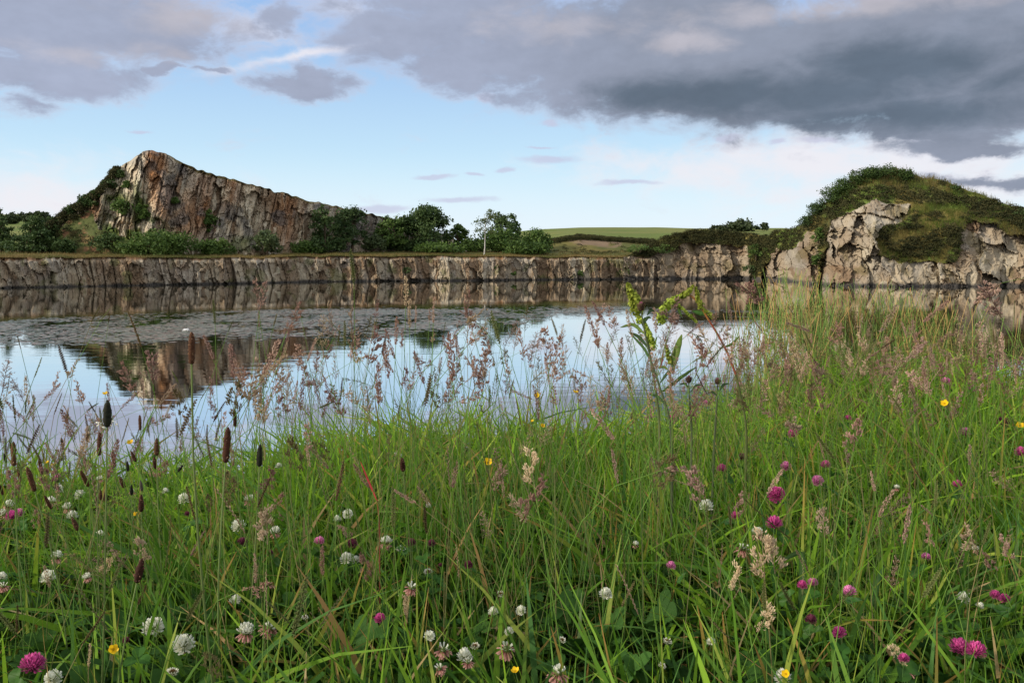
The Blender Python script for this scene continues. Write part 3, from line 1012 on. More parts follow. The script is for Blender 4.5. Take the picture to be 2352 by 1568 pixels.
# even out by area: the mesh is denser at the steep parts
sel = _r.uniform(size=len(pts)) < .20
hp = pts[heathery & sel]
hp = hp[_r.permutation(len(hp))[:5200]]
lt = []
for X_ in np.arange(1215, 1500, 1.6):                   # along the rim of the terrace's back bank
    for k in range(9):
        Xq = X_ + _r.normal() * 2
        d_ = float(D0(Xq)) + .95 + _r.uniform(22.3, 29)
        p = P(Xq, 585, d_)
        p[2] = terrain_z(TER, Xq, d_) + _r.uniform(0, .55)
        lt.append(p)
for X_ in np.arange(1240, 1500, 2.2):                   # scattered down the bank
    for k in range(2):
        d_ = float(D0(X_)) + .95 + _r.uniform(6, 22)
        if fbm(np.array([X_ * .03]), np.array([d_ * .3]), 3, 9)[0] > .5:
            p = P(X_, 585, d_)
            p[2] = terrain_z(TER, X_, d_)
            lt.append(p)
for k in range(1500):                                   # dark band down the left skyline of the crag
    X_ = _r.uniform(70, 292)
    i_ = int(np.clip((X_ - GX[0]) / 1.25, 0, len(GX) - 1))
    f_ = 1 - abs(_r.normal()) * np.interp(X_, [70, 180, 292], [.22, .10, .022])
    lt.append(GV[i_, int(np.clip(f_, 0, 1) * (GV.shape[1] - 1))] + np.array([0, -.15, .02]))
for k in range(260):                                    # tufts scattered over the scree
    X_, f_ = _r.uniform(120, 340), _r.uniform(.05, .75)
    i_ = int(np.clip((X_ - GX[0]) / 1.25, 0, len(GX) - 1))
    p = GV[i_, int(f_ * (GV.shape[1] - 1))]
    if fbm(np.array([p[0] * .5]), np.array([p[2] * .7]), 3, 19)[0] > .48 and inpoly(np.array([X_]), np.array([float(proj(p)[1])]), SCREE)[0]:
        lt.append(p + np.array([0, -.1, 0]))
hp = np.concatenate([hp, np.array(lt)])
V, F, C = clump_field(hp, .42, 26, ((.020, .025, .010), (.066, .062, .023)), .085, _r)
tag(link('heather', mesh('heather', V, F, C, False, M_HEATH)), 'dark brown heather along the cliff tops and over the mound', kind='stuff')

gp = pts[~heathery & sel & (Yg < 612)]
gp = gp[_r.permutation(len(gp))[:9000]]
own = np.repeat(np.arange(len(gp)), 7)
bl = gp[own] + _r.normal(size=(len(own), 3)) * .10
K = 3
hgt = _r.uniform(.16, .5, len(own))
lean = _r.normal(size=(len(own), 3)) * .30
lean[:, 2] = 1
t = np.linspace(0, 1, K)
Pt = bl[:, None] + lean[:, None] * (hgt[:, None] * t)[..., None]
V, F = ribbons(Pt, .028 * (1 - t)[None] + 0 * Pt[..., 0], rand_dirs(len(own), _r) * [1, .3, .05])
gc = lerp(np.array([.105, .150, .026]), np.array([.21, .165, .055]), np.clip(sstep(fbm(gp[:, 0] * .35, gp[:, 2] * .6, 4, 55), .38, .62) + .2 * _r.normal(size=len(gp)), 0, 1)[:, None])[own]
tag(link('hill_grass', mesh('hill_grass', V, F, np.repeat(gc, 2 * K, 0), False, M_GRASS)), 'rough grass over the mound', kind='stuff')

GM = 'gorse on the crown of the mound'


def mound_top(X):
    i = int(np.argmin(np.abs(MX - X)))
    return MV[i, -1]


for i, (x_, ht_, w_, dn_, l_) in enumerate([
        (1852, 14, 46, 4, 'dark gorse bush at the left corner of the mound above the stone'), (1880, 18, 50, 6, 'dark gorse bush over the cleft on the left side of the mound'),
        (1912, 24, 52, 10, 'leafy gorse bush low on the left skyline of the mound'), (1934, 22, 50, 8, 'leafy gorse bush halfway up the left skyline of the mound'),
        (1962, 22, 54, 8, 'leafy gorse bush near the crown of the mound, left of its top'), (1996, 18, 56, 5, 'leafy gorse bush left of the mound crown summit'),
        (2034, 18, 60, 5, 'leafy gorse bush on the very summit of the mound'), (2070, 15, 46, 4, 'leafy gorse bush just right of the mound summit'),
        (2352, 14, 60, 3, 'dark gorse bush at the right end of the mound skyline'), (2186, 7, 30, 2, 'small dark gorse bush on the right slope of the mound skyline')]):
    p = mound_top(x_)
    make_plant('gorse_bush', l_, 'bush', GM, x_, float(proj(p)[1]) - ht_ * .55, w_, p[1] - .3, 'bush', seed=90 + i, zbase=p[2] - .9 - dn_ * .03,
               cols=((.030, .062, .014), (.070, .110, .026)) if 1900 < x_ < 2100 else DK, n=1500, leaf=.075)
# greenery in the gullies and on the waterline ledges
for i, (x_, y_, w_, h_, c_, l_) in enumerate([
        (1736, 598, 34, 40, OAK, 'green bush in the gully between the low cliff and the mound'), (1726, 632, 30, 26, DK, 'dark bush at the water end of the gully'),
        (1878, 560, 22, 44, OAK, 'green bush in the upper cleft beside the main rock face'), (1874, 610, 18, 34, OAK, 'green bush in the lower cleft beside the main rock face'),
        (1510, 582, 70, 22, OAK, 'green bush where the low cliff begins to rise'), (1470, 580, 60, 18, OAK, 'bright green bush on the ledge left of the rising cliff'),
        (1139, 622, 12, 14, OAK, 'small fern on the low cliff under the birch'), (1180, 634, 10, 10, LIME, 'tiny fern near the waterline right of the birch'),
        (1332, 634, 13, 14, OAK, 'small fern near the waterline under the green hill'), (1424, 630, 9, 10, LIME, 'tiny fern on the low cliff under the hill end'),
        (1443, 634, 18, 16, OAK, 'fern at the waterline where the cliff starts to rise'), (933, 628, 22, 14, DK, 'dark fern on the low cliff below the dense oak')]):
    dd = float(mound_point(np.array([x_]), np.array([y_]))[0]) - .5 if x_ > 1500 else float(D0(x_)) + .1
    make_plant('cliff_plant', l_, 'bush', 'greenery in the cliff cracks', x_, y_ - h_, w_, dd, 'bush', seed=110 + i, zbase=float(z_at(y_, dd, x_)), cols=c_, n=360 if h_ > 16 else 150,
               leaf=.10)

# tufts of dry grass over the rim of the low cliff and across the terrace
_r = np.random.default_rng(15)
n = 15000
Xq = _r.uniform(-500, 1560, n)
off_ = .0 + 17 * _r.uniform(0, 1, n) ** 2.2
b = []
for i in range(n):
    d_ = float(D0(Xq[i])) + .95 + off_[i]
    p = P(Xq[i], 585, d_)
    p[2] = terrain_z(TER, Xq[i], d_) - .03
    b.append(p)
b = np.repeat(np.array(b), 4, 0) + _r.normal(size=(4 * n, 3)) * [.12, .12, 0]
hgt = _r.uniform(.08, .34, 4 * n)
lean = _r.normal(size=(4 * n, 3)) * .35
lean[:, 2] = 1
Pt = b[:, None] + lean[:, None] * (hgt[:, None] * t)[..., None]
V, F = ribbons(Pt, .026 * (1 - t)[None] + 0 * Pt[..., 0], rand_dirs(4 * n, _r) * [1, .3, .05])
tn = np.clip(sstep(fbm(b[:, 0] * .25, b[:, 1] * .25, 4, 25), .35, .62) + .25 * _r.normal(size=4 * n), 0, 1)[:, None]
C = lerp(np.array([.20, .145, .055]), np.array([.085, .095, .025]), tn)
tag(link('terrace_grass', mesh('terrace_grass', V, F, np.repeat(C, 2 * K, 0), False, M_GRASS)), 'dry grass on the terrace and the cliff rim', kind='stuff')


# ------------------------------------------------------------------ floating weed
def build_weed():
    r = np.random.default_rng(21)
    n = 420000
    Y = np.interp(r.uniform(size=n), np.linspace(0, 1, 40), np.linspace(700, 800, 40))
    X = r.uniform(-250, 1800, n)
    top = np.interp(X, [-250, 0, 350, 700, 1400, 1800], [752, 737, 718, 709, 705, 716])
    bot = np.interp(X, [-250, 0, 300, 600, 900, 1000, 1150, 1300, 1450, 1800], [800, 796, 790, 778, 772, 758, 748, 730, 717, 722])
    d = water_d(X, Y)
    x = (X - CX) / FPX * d
    nz = fbm(x * .12, d * .10, 4, 5)
    nf = fbm(x * .7, d * .6, 3, 9)
    m = sstep(Y, top - 2, top + 10) * sstep(Y, bot + 4, bot - 16)
    m *= sstep(nz, .34, .46) * .75 + .25
    m *= sstep(nf, .36, .50)
    area = (d / 34.0) ** 2                                  # even density over the water, not over the view
    keep = r.uniform(size=n) < m * np.clip(area, 0, 2.4) * .26
    x, d = x[keep], d[keep]
    n = len(x)
    x = x + r.normal(size=n) * .25
    d = d + r.normal(size=n) * .3
    k = 7
    a = np.arange(k) / k * 2 * np.pi
    R = r.uniform(.05, .15, n)[:, None] * (1 + .25 * r.normal(size=(n, k)))
    ro = r.uniform(0, 6.28, n)[:, None]
    el = r.uniform(.5, 1, n)[:, None]
    tilt = r.normal(size=n)[:, None] * .05
    px = x[:, None] + R * np.cos(a + ro)
    py = d[:, None] + R * np.sin(a + ro) * el
    pz = .006 + np.abs(R * np.cos(a) * tilt) + .004 * r.uniform(size=n)[:, None]
    V = np.stack([px, py, pz], -1)
    c = lerp(np.array([.15, .135, .080]), np.array([.075, .085, .040]), r.uniform(size=n)[:, None])
    c = lerp(c, np.array([.22, .14, .095]), (r.uniform(size=n) < .3)[:, None] * .8)
    me = bpy.data.meshes.new('pondweed')
    F = np.arange(n * k, dtype=np.int32)
    me.vertices.add(n * k)
    me.vertices.foreach_set('co', V.astype(np.float32).ravel())
    me.loops.add(n * k)
    me.loops.foreach_set('vertex_index', F)
    me.polygons.add(n)
    me.polygons.foreach_set('loop_start', np.arange(n, dtype=np.int32) * k)
    me.update(calc_edges=True)
    at = me.color_attributes.new('Col', 'FLOAT_COLOR', 'POINT')
    at.data.foreach_set('color', np.concatenate([np.repeat(c, k, 0), np.ones((n * k, 1))], 1).astype(np.float32).ravel())
    me.materials.append(M_PAD)
    tag(link('pondweed', me), 'brown green pondweed floating in a broad band on the lake', kind='stuff')
    print('pads', n)


build_weed()


# ------------------------------------------------------------------ the meadow: flowers placed one by one
rm = np.random.default_rng(77)
KEEP = []                      # (X, Y, radius, distance): spots that tall grass in front must not hide
REG = []                       # every meadow plant, for its label


def row_of(Y):
    return ('against far cliff' if Y < 665 else 'against lake' if Y < 830 else 'over near water' if Y < 960 else
            'at grass top' if Y < 1090 else 'mid meadow' if Y < 1260 else 'low meadow' if Y < 1430 else 'bottom edge')


def col_of(X):
    for lim, s in ((180, 'far left'), (460, 'under crag peak'), (740, 'under crag slope'), (960, 'under tall trees'),
                   (1190, 'under white birch'), (1440, 'under green hill'), (1700, 'by dock plants'), (1900, 'by left rushes'), (2130, 'under mound top')):
        if X < lim:
            return s
    return 'far right'


def register(root, what, cat, group, X, Y, extra=''):
    REG.append([root, what, cat, group, X, Y, extra])


def bez(p0, p1, p2, p3, n):
    t = np.linspace(0, 1, n)[:, None]
    return (1 - t) ** 3 * p0 + 3 * (1 - t) ** 2 * t * p1 + 3 * (1 - t) * t ** 2 * p2 + t ** 3 * p3


def quat_to(d, spin=0.0):
    q = Vector((0, 0, 1)).rotation_difference(Vector([float(v) for v in d]))
    return q @ Quaternion((0, 0, 1), spin)


def stem_mesh(base, head, tip_dir, rad, col0, col1, r, sides=4, n=7, name='stem'):
    L = np.linalg.norm(head - base)
    side = np.array([r.normal() * .05, r.normal() * .05, 0]) * L
    p = bez(np.zeros(3), np.array([0, 0, .4 * L]) + side, head - base - unit(tip_dir) * .35 * L, head - base, n)
    rr = np.linspace(rad, rad * .55, n)
    V, F = tube(p, rr, sides)
    c = np.repeat(lerp(np.array(col0), np.array(col1), np.linspace(0, 1, n)[:, None]), sides, 0)
    return mesh(name, V, F, c, True, M_STEM)


def stand(name, hx, hy, d, tip, head_data, head_name, hscale, rad, c0, c1, r, lean=.10, spread=None, sides=4):
    """an upright plant: Empty at its foot, stem and head as parts"""
    hp = P(hx, hy, d)
    tip = unit(np.array(tip, float))
    H = max(hp[2] - 2.2, .1)
    bx = hp[0] - tip[0] * H * .35 + r.normal() * lean * H
    by = np.clip(d - tip[1] * H * .3 + r.normal() * lean * H, .5, None)
    by = min(by, float(EDGE(bx)) + .05)
    base = np.array([bx, by, float(ground_z(bx, by)) - .01])
    root = link(name, None, loc=base)
    root.empty_display_size = .05
    link('stem', stem_mesh(base, hp, tip, rad, c0, c1, r, sides), root)
    h = link(head_name, head_data, root, hp - base, quat_to(tip, r.uniform(0, 6.28)), hscale)
    return root, h


# ---- clover heads
def petals(mb, dirs, r0, L, w, c0, c1, r, curl=.25, droop=0.0):
    n = len(dirs)
    up = np.array([0, 0, 1.0])
    t = np.array([0, .5, .85, 1.0])
    wid = np.array([.35, .8, 1.0, .35])
    ax = unit(dirs)
    LL = L * r.uniform(.8, 1.15, n)
    Pt = ax[:, None] * (r0 + LL[:, None] * t)[..., None]
    bend = unit(up - (ax @ up)[:, None] * ax + 1e-6)
    Pt = Pt + bend[:, None] * (LL[:, None] * (curl - droop) * t ** 2)[..., None]
    side = unit(np.cross(ax, rand_dirs(n, r) * .4 + up + 1e-3))
    V, F = ribbons(Pt, w * wid[None] * np.ones((n, 1)), side)
    cc = lerp(np.array(c0), np.array(c1), t[:, None])
    C = np.repeat(np.broadcast_to(cc, (n, 4, 3)) * r.uniform(.85, 1.12, (n, 1, 1)), 2, 1)
    C = np.stack([cc] * 2, 1)[None] * r.uniform(.85, 1.1, (n, 1, 1, 1))
    mb.add(V, F, C.reshape(-1, 3))


def fib(n, zmin, zmax, r):
    z = np.linspace(zmin, zmax, n)
    a = np.arange(n) * 2.39996 + r.uniform(0, 6)
    q = np.sqrt(np.clip(1 - z * z, 0, 1))
    return np.stack([q * np.cos(a), q * np.sin(a), z], -1) + r.normal(size=(n, 3)) * .06


def core(mb, rx, rz, zc, col, n=8):
    th = np.linspace(0, np.pi, 6)
    path = np.stack([0 * th, 0 * th, zc - rz * np.cos(th)], -1)
    V, F = tube(path + 1e-6, np.maximum(rx * np.sin(th), 1e-4), n)
    mb.add(V, F, col)


def white_head(seed, style):
    r = np.random.default_rng(seed)
    mb = MB()
    core(mb, .0052, .0052, .0, (.12, .16, .04))
    W0, W1 = (.55, .58, .36), (.86, .85, .76)
    if style == 'full':
        petals(mb, fib(96, -.6, .96, r), .0045, .0074, .00155, W0, W1, r, .52)
    elif style == 'half':
        petals(mb, fib(58, .0, .95, r), .0042, .0078, .0016, W0, W1, r, .5)
        petals(mb, fib(26, -.85, -.15, r), .004, .0095, .0013, (.35, .12, .10), (.62, .34, .27), r, 0, .25)
    elif style == 'brown':
        petals(mb, fib(40, -.2, .5, r), .0042, .0078, .0015, W0, (.80, .77, .66), r, .5)
        petals(mb, fib(40, .3, 1, r), .003, .0055, .001, (.10, .05, .02), (.19, .09, .04), r, .2)
    else:                       # mostly faded, florets hanging
        petals(mb, fib(9, .25, .8, r), .0035, .0085, .0017, W0, W1, r, .3)
        petals(mb, fib(32, -.9, .1, r), .004, .0105, .0015, (.28, .08, .07), (.60, .33, .26), r, 0, .3)
    return mb.mesh('flower_head', M_PETAL)


def red_head(seed, style):
    r = np.random.default_rng(seed)
    mb = MB()
    k = dict(full=((.36, .05, .16), (.60, .085, .30)), pale=((.46, .13, .24), (.70, .24, .46)), dull=((.08, .02, .035), (.20, .045, .085)))[style]
    core(mb, .008, .0085, .002, np.array(k[0]) * .45)
    petals(mb, fib(150, -.5, .98, r), .0078, .0072, .0013, k[0], k[1], r, .5)
    if style != 'dull':
        petals(mb, fib(60, -.1, .98, r), .0085, .0070, .0007, k[1], np.array(k[1]) * 1.35 + .08, r, .40)
    if style == 'dull':
        petals(mb, fib(20, -.5, .2, r), .006, .007, .001, (.10, .07, .03), (.16, .07, .05), r, .3)
    return mb.mesh('flower_head', M_PETAL)


def trefoil(seed, mark):
    r = np.random.default_rng(seed)
    mb = MB()
    for i in range(3):
        a = i * 2.094 + r.normal() * .15
        ca, sa = math.cos(a), math.sin(a)
        n = 7
        t = np.linspace(0, 1, n)
        L, w = .020, .0085
        prof = np.sin(np.pi * np.clip(t * .93 + .05, 0, 1)) ** .7 * w
        z = .006 * np.sin(t * 2.2) - .004 * t
        mid = np.stack([ca * L * t, sa * L * t, z], -1)
        lat = np.array([-sa, ca, 0.0])
        Lf, Rt = mid + lat * prof[:, None] + [0, 0, .002], mid - lat * prof[:, None] + [0, 0, .002]
        V = np.stack([Lf, mid, Rt], 1).reshape(-1, 3)
        b = np.arange(n - 1)[:, None] * 3
        F = np.concatenate([np.concatenate([b, b + 1, b + 4, b + 3], 1), np.concatenate([b + 1, b + 2, b + 5, b + 4], 1)])
        c = np.repeat(np.where(((t > .4) & (t < .58))[:, None] & mark, [[.075, .135, .045]], [[.038, .100, .016]]), 3, 0)
        mb.add(V, F, c)
    return mb.mesh('leaf', M_LEAF)


WH = {s: [white_head(200 + i + 10 * k, s) for i in range(3)] for k, s in enumerate(('full', 'half', 'brown', 'faded'))}
RH = {s: [red_head(300 + i + 10 * k, s) for i in range(3)] for k, s in enumerate(('full', 'pale', 'dull'))}
TREFOIL = [trefoil(400 + i, i % 2 == 0) for i in range(4)]
W_DIA, R_DIA = .0255, .034

WHITE = [  # X, Y, size, style
    (184, 1137, 28, 'full'), (423, 1146, 32, 'full'), (155, 1166, 26, 'half'), (166, 1184, 26, 'full'), (548, 1208, 36, 'full'), (632, 1222, 30, 'half'),
    (775, 1193, 22, 'full'), (799, 1180, 26, 'full'), (985, 1161, 18, 'full'), (913, 1046, 22, 'full'), (887, 1246, 34, 'half'), (921, 1265, 28, 'brown'),
    (797, 1283, 34, 'full'), (818, 1286, 24, 'full'), (110, 1326, 38, 'full'), (130, 1280, 34, 'half'), (200, 1326, 24, 'half'), (540, 1378, 28, 'full'),
    (984, 1315, 24, 'brown'), (945, 1350, 34, 'faded'), (1150, 1365, 20, 'brown'), (1133, 1405, 27, 'full'), (1197, 1402, 27, 'full'), (1391, 1364, 34, 'full'),
    (352, 1440, 52, 'full'), (422, 1480, 54, 'full'), (565, 1452, 48, 'half'), (619, 1442, 46, 'faded'), (986, 1460, 28, 'full'), (1018, 1492, 40, 'faded'),
    (1068, 1508, 44, 'full'), (1091, 1485, 24, 'brown'), (1169, 1450, 24, 'full'), (1163, 1490, 46, 'faded'), (1282, 1546, 52, 'faded'), (1532, 1475, 26, 'brown'),
    (1633, 1473, 22, 'full'), (1622, 1162, 34, 'full'), (1739, 1225, 32, 'half'), (1706, 1260, 36, 'faded'), (2214, 1372, 32, 'full'), (2250, 1391, 20, 'full'),
    (2240, 1262, 22, 'half'), (2085, 1540, 34, 'faded'), (1798, 1555, 42, 'full'), (396, 1546, 32, 'brown'), (122, 1557, 44, 'full'), (572, 1148, 28, 'half'),
    (4, 1325, 26, 'full'), (8, 1346, 26, 'faded'), (118, 1152, 26, 'half'), (134, 1124, 24, 'full'), (380, 1128, 18, 'full'), (998, 988, 14, 'full'),
    (1020, 992, 16, 'full'), (1520, 1530, 22, 'brown'), (20, 1160, 26, 'half'), (8, 1180, 26, 'half'), (1075, 1520, 28, 'faded'), (640, 1070, 16, 'full'),
    (305, 1128, 18, 'half'), (230, 1226, 20, 'full'), (1010, 1535, 30, 'faded'), (498, 1010, 16, 'full'), (230, 1100, 18, 'half'), (700, 1420, 20, 'brown'),
    (1290, 1470, 20, 'brown'), (2060, 1120, 16, 'half'), (1460, 1250, 18, 'half')]
RED = [
    (75, 1527, 66, 'full'), (733, 1243, 28, 'pale'), (873, 1421, 32, 'full'), (1543, 962, 24, 'full'), (1658, 1076, 26, 'full'), (1690, 1185, 26, 'full'),
    (1778, 1204, 46, 'full'), (1784, 1137, 46, 'full'), (1805, 1072, 30, 'pale'), (1822, 997, 30, 'full'), (1878, 1105, 32, 'pale'), (1896, 1069, 28, 'full'),
    (1843, 1344, 28, 'full'), (1867, 1338, 28, 'pale'), (1951, 1360, 38, 'pale'), (1928, 1453, 36, 'full'), (2204, 1488, 54, 'full'), (2242, 1495, 54, 'full'),
    (2285, 1366, 28, 'full'), (2308, 1375, 28, 'full'), (2127, 1279, 24, 'pale'), (2198, 1113, 26, 'full'), (2304, 970, 32, 'dull'), (2215, 995, 32, 'pale'),
    (2345, 1040, 34, 'full'), (1863, 1423, 32, 'dull'), (2076, 1512, 30, 'full'), (2172, 876, 24, 'pale'), (2196, 889, 18, 'dull'), (1541, 1299, 26, 'pale'),
    (28, 1186, 34, 'full'), (44, 1178, 26, 'pale'), (1705, 1050, 24, 'dull'), (945, 1247, 26, 'dull'), (991, 1248, 24, 'dull'), (808, 1249, 30, 'dull'),
    (1076, 1297, 24, 'dull'), (556, 1245, 28, 'dull'), (133, 1094, 16, 'pale'), (362, 1028, 16, 'full'), (2014, 900, 18, 'full'), (1700, 885, 18, 'pale'),
    (1555, 948, 18, 'pale'), (1948, 960, 18, 'full'), (2320, 905, 18, 'dull'), (1620, 925, 16, 'pale'), (1012, 1298, 14, 'dull'), (620, 1270, 20, 'dull'),
    (290, 1470, 20, 'dull'), (430, 1180, 16, 'dull')]


def depth_for(Y, hh, X):
    d = (CZ - 2.235 - hh) * FPX / (Y - 585)
    x = (X - CX) / FPX * d
    return float(np.clip(d, .80, float(EDGE(x)) - .05))


def clover(kind, X, Y, size, style, i):
    r = np.random.default_rng(5000 + i + (0 if kind == 'white' else 500))
    hh = .27 if kind == 'white' else .31
    d = depth_for(Y, hh * r.uniform(.88, 1.05), X)
    dia = W_DIA if kind == 'white' else R_DIA
    sc = size / FPX * d / dia
    tip = np.array([r.normal() * .25, r.normal() * .2 - .1, 1])
    src = (WH if kind == 'white' else RH)[style]
    root, h = stand(kind + '_clover', X, Y, d, tip, src[i % 3], 'flower_head', sc, .0011 * min(sc, 1.3) * (1.25 if kind == 'red' else 1), (.06, .12, .03), (.09, .17, .045), r)
    hl = np.array(h.location)
    for k in range(2 if kind == 'white' else 3):
        q = hl * (r.uniform(.55, .72) if k else .93 if kind == 'red' else .62) + np.array([r.normal() * .012, r.normal() * .012, 0])
        link('leaf', TREFOIL[int(r.integers(0, 4))], root, q, quat_to(np.array([r.normal() * .6, r.normal() * .6, 1]), r.uniform(0, 6.28)), r.uniform(.65, 1.05) * (1.1 if kind == 'red' else 1))
    KEEP.append((X, Y, size * .55, d))
    dia_word = 'big ' if size > 40 else 'small ' if size < 23 else ''
    if kind == 'white':
        what = dia_word + {'full': 'fresh white clover head', 'half': 'white clover head, pinkish below', 'brown': 'brown-centred white clover head',
                           'faded': 'faded clover head drooping pink petals'}[style]
        register(root, what, 'clover', 'white clover in the meadow', X, Y)
    else:
        what = dia_word + {'full': 'magenta red clover head', 'pale': 'pale pink red clover head', 'dull': 'dark withered red clover head'}[style]
        register(root, what, 'clover', 'red clover in the meadow', X, Y)


for i, c in enumerate(WHITE):
    clover('white', *c, i)
for i, c in enumerate(RED):
    clover('red', *c, i)


# ---- buttercups
def butter(seed):
    r = np.random.default_rng(seed)
    mb = MB()
    for i in range(5):
        a = i * 1.2566 + r.normal() * .1
        ca, sa = math.cos(a), math.sin(a)
        t = np.linspace(0, 1, 5)
        w = .0055 * np.array([.25, .8, 1, .85, .3])
        mid = np.stack([ca * .010 * t, sa * .010 * t, .0075 * t ** 1.4], -1)
        V, F = ribbons(mid[None], w[None], np.array([[-sa, ca, 0]]))
        mb.add(V, F, (.80, .52, .012))
    petals(mb, fib(22, .2, 1, r), .001, .0035, .0005, (.45, .35, .02), (.70, .50, .02), r)
    return mb.mesh('flower_head', M_PETAL)


BH = [butter(450 + i) for i in range(3)]
for i, (X, Y, s) in enumerate([(242, 905, 16), (300, 1017, 20), (124, 1068, 16), (312, 1181, 16), (260, 1491, 30), (1233, 909, 18), (1322, 902, 18), (1121, 1062, 26), (1222, 968, 12), (1246, 978, 14),
                               (2170, 927, 22), (2342, 978, 22), (1806, 1547, 26), (1184, 1541, 26), (110, 1062, 13)]):
    r = np.random.default_rng(5900 + i)
    d = depth_for(max(Y, 1000), .36, X) if Y > 940 else depth_for(1100, .36, X)
    tip = np.array([r.normal() * .45, -.55 + r.normal() * .3, .8])
    root, h = stand('buttercup', X, Y, d, tip, BH[i % 3], 'flower_head', s / FPX * d / .026, .0008, (.07, .13, .03), (.10, .17, .05), r)
    KEEP.append((X, Y, s * .5, d))
    register(root, ('small ' if s < 15 else '') + 'yellow buttercup flower', 'buttercup', 'buttercups in the meadow', X, Y)


# ---- ribwort plantain
def plantain_head(seed, style):
    r = np.random.default_rng(seed)
    mb = MB()
    nr, ns = 26, 14
    t = np.linspace(0, 1, nr)
    prof = np.interp(t, [0, .06, .25, .6, .85, 1], [.25, .75, 1, .95, .6, .12]) * .0034
    if style == 'long':
        prof = np.interp(t, [0, .04, .2, .7, .92, 1], [.4, .85, 1, 1, .7, .2]) * .0030
    a = np.arange(ns) / ns * 2 * np.pi
    bump = 1 + .16 * ((np.arange(nr)[:, None] + np.arange(ns)[None]) % 2) + .08 * r.normal(size=(nr, ns))
    R = prof[:, None] * bump
    L = .026 if style != 'long' else .036
    V = np.stack([R * np.cos(a), R * np.sin(a), np.repeat((t * L)[:, None], ns, 1)], -1)
    j = np.arange(ns)
    i = np.arange(nr - 1)[:, None] * ns
    F = np.stack([i + j, i + (j + 1) % ns, i + ns + (j + 1) % ns, i + ns + j], -1).reshape(-1, 4)
    b = {'black': (.016, .017, .010), 'brown': (.060, .026, .014), 'long': (.080, .034, .017), 'grey': (.13, .115, .09)}[style]
    C = np.array(b) * np.clip(.55 + .55 * (bump[..., None] - 1) * 3 + .25 * r.uniform(size=(nr, ns, 1)), .3, 1.8)
    mb.add(V.reshape(-1, 3), F, C.reshape(-1, 3))
    if style in ('black', 'grey'):
        n = 26
        an = r.uniform(0, 6.28, n)
        zz = r.uniform(.0, .22, n) * L if style == 'black' else r.uniform(.1, .7, n) * L
        q = np.stack([np.cos(an) * .008, np.sin(an) * .008, zz], -1) * r.uniform(.8, 1.25, (n, 1))
        q[:, 2] = zz
        V, F = leaf_quads(q, rand_dirs(n, r), .0011, .7, r)
        if seed % 2:
            mb.add(V, F, (.70, .66, .52))
    else:
        n = 40
        an = r.uniform(0, 6.28, n)
        zz = r.uniform(.1, 1, n) * L
        rr = np.interp(zz / L, t, prof) * 1.25
        q = np.stack([np.cos(an) * rr, np.sin(an) * rr, zz], -1)
        V, F = leaf_quads(q, rand_dirs(n, r), .0010, .6, r)
        mb.add(V, F, (.26, .15, .085))
    return mb.mesh('flower_head', M_HEAD, True), L


PH = {s: [plantain_head(500 + i + 10 * k, s) for i in range(3)] for k, s in enumerate(('black', 'brown', 'long', 'grey'))}
PLANT = [  # top X,Y  bottom X,Y  style distance
    (441, 762, 440, 836, 'long', .95), (246, 918, 246, 981, 'black', 1.0), (317, 953, 322, 988, 'long', 1.5), (152, 946, 152, 972, 'brown', 1.7), (198, 988, 201, 1014, 'brown', 1.5),
    (222, 994, 227, 1046, 'long', 1.2), (143, 1004, 144, 1027, 'black', 1.6), (356, 1006, 360, 1046, 'brown', 1.4), (356, 1046, 358, 1077, 'brown', 1.5), (541, 938, 540, 979, 'long', 1.4),
    (521, 982, 518, 1062, 'long', 1.1), (597, 1020, 596, 1071, 'black', 1.15), (290, 1058, 294, 1082, 'black', 1.4), (263, 1033, 263, 1072, 'long', 1.3), (197, 1068, 203, 1116, 'long', 1.2),
    (65, 1070, 80, 1128, 'long', 1.1), (26, 1015, 32, 1070, 'long', 1.2), (302, 1034, 312, 1060, 'brown', 1.4), (277, 1088, 286, 1120, 'brown', 1.3), (405, 1086, 420, 1068, 'black', 1.3),
    (7, 1104, 6, 1136, 'long', 1.2), (322, 1136, 324, 1175, 'brown', 1.3), (326, 1282, 314, 1338, 'brown', 1.0), (166, 1186, 180, 1218, 'brown', 1.2), (302, 1112, 302, 1137, 'black', 1.3),
    (230, 1124, 231, 1148, 'brown', 1.3), (322, 1102, 326, 1127, 'grey', 1.4), (224, 1106, 226, 1124, 'grey', 1.4), (40, 1060, 46, 1100, 'long', 1.3), (92, 1052, 96, 1090, 'long', 1.4),
    (242, 1125, 243, 1152, 'brown', 1.35), (320, 1530, 317, 1575, 'brown', 1.0), (925, 1042, 926, 1082, 'brown', 1.3), (10, 1040, 14, 1062, 'black', 1.3), (110, 1130, 118, 1168, 'long', 1.2)]
for i, (x1, y1, x2, y2, st, d) in enumerate(PLANT):
    r = np.random.default_rng(6100 + i)
    d = d * r.uniform(.96, 1.04)
    a, b = P(x2, y2, d), P(x1, y1, d)
    data, L = PH[st][i % 3]
    tip = b - a + np.array([0, r.normal() * .006, 0])
    s = np.linalg.norm(b - a) / L
    root, h = stand('ribwort_plantain', x2, y2, d, tip, data, 'flower_head', s, (.0024 if i == 0 else .00165) * max(s, .8), (.09, .14, .035), (.19, .25, .085), r, .05)
    KEEP.append(((x1 + x2) / 2, (y1 + y2) / 2, (y2 - y1) * .55, d))
    what = {'black': 'black green plantain head on bare stalk', 'brown': 'short brown plantain head on bare stalk', 'long': 'long brown plantain head on bare stalk', 'grey': 'grey plantain bud on bare stalk'}[st]
    if i == 0:
        what = 'tall brown plantain head on thick pale stalk'
    register(root, what, 'plantain', 'ribwort plantains', (x1 + x2) / 2, y1)


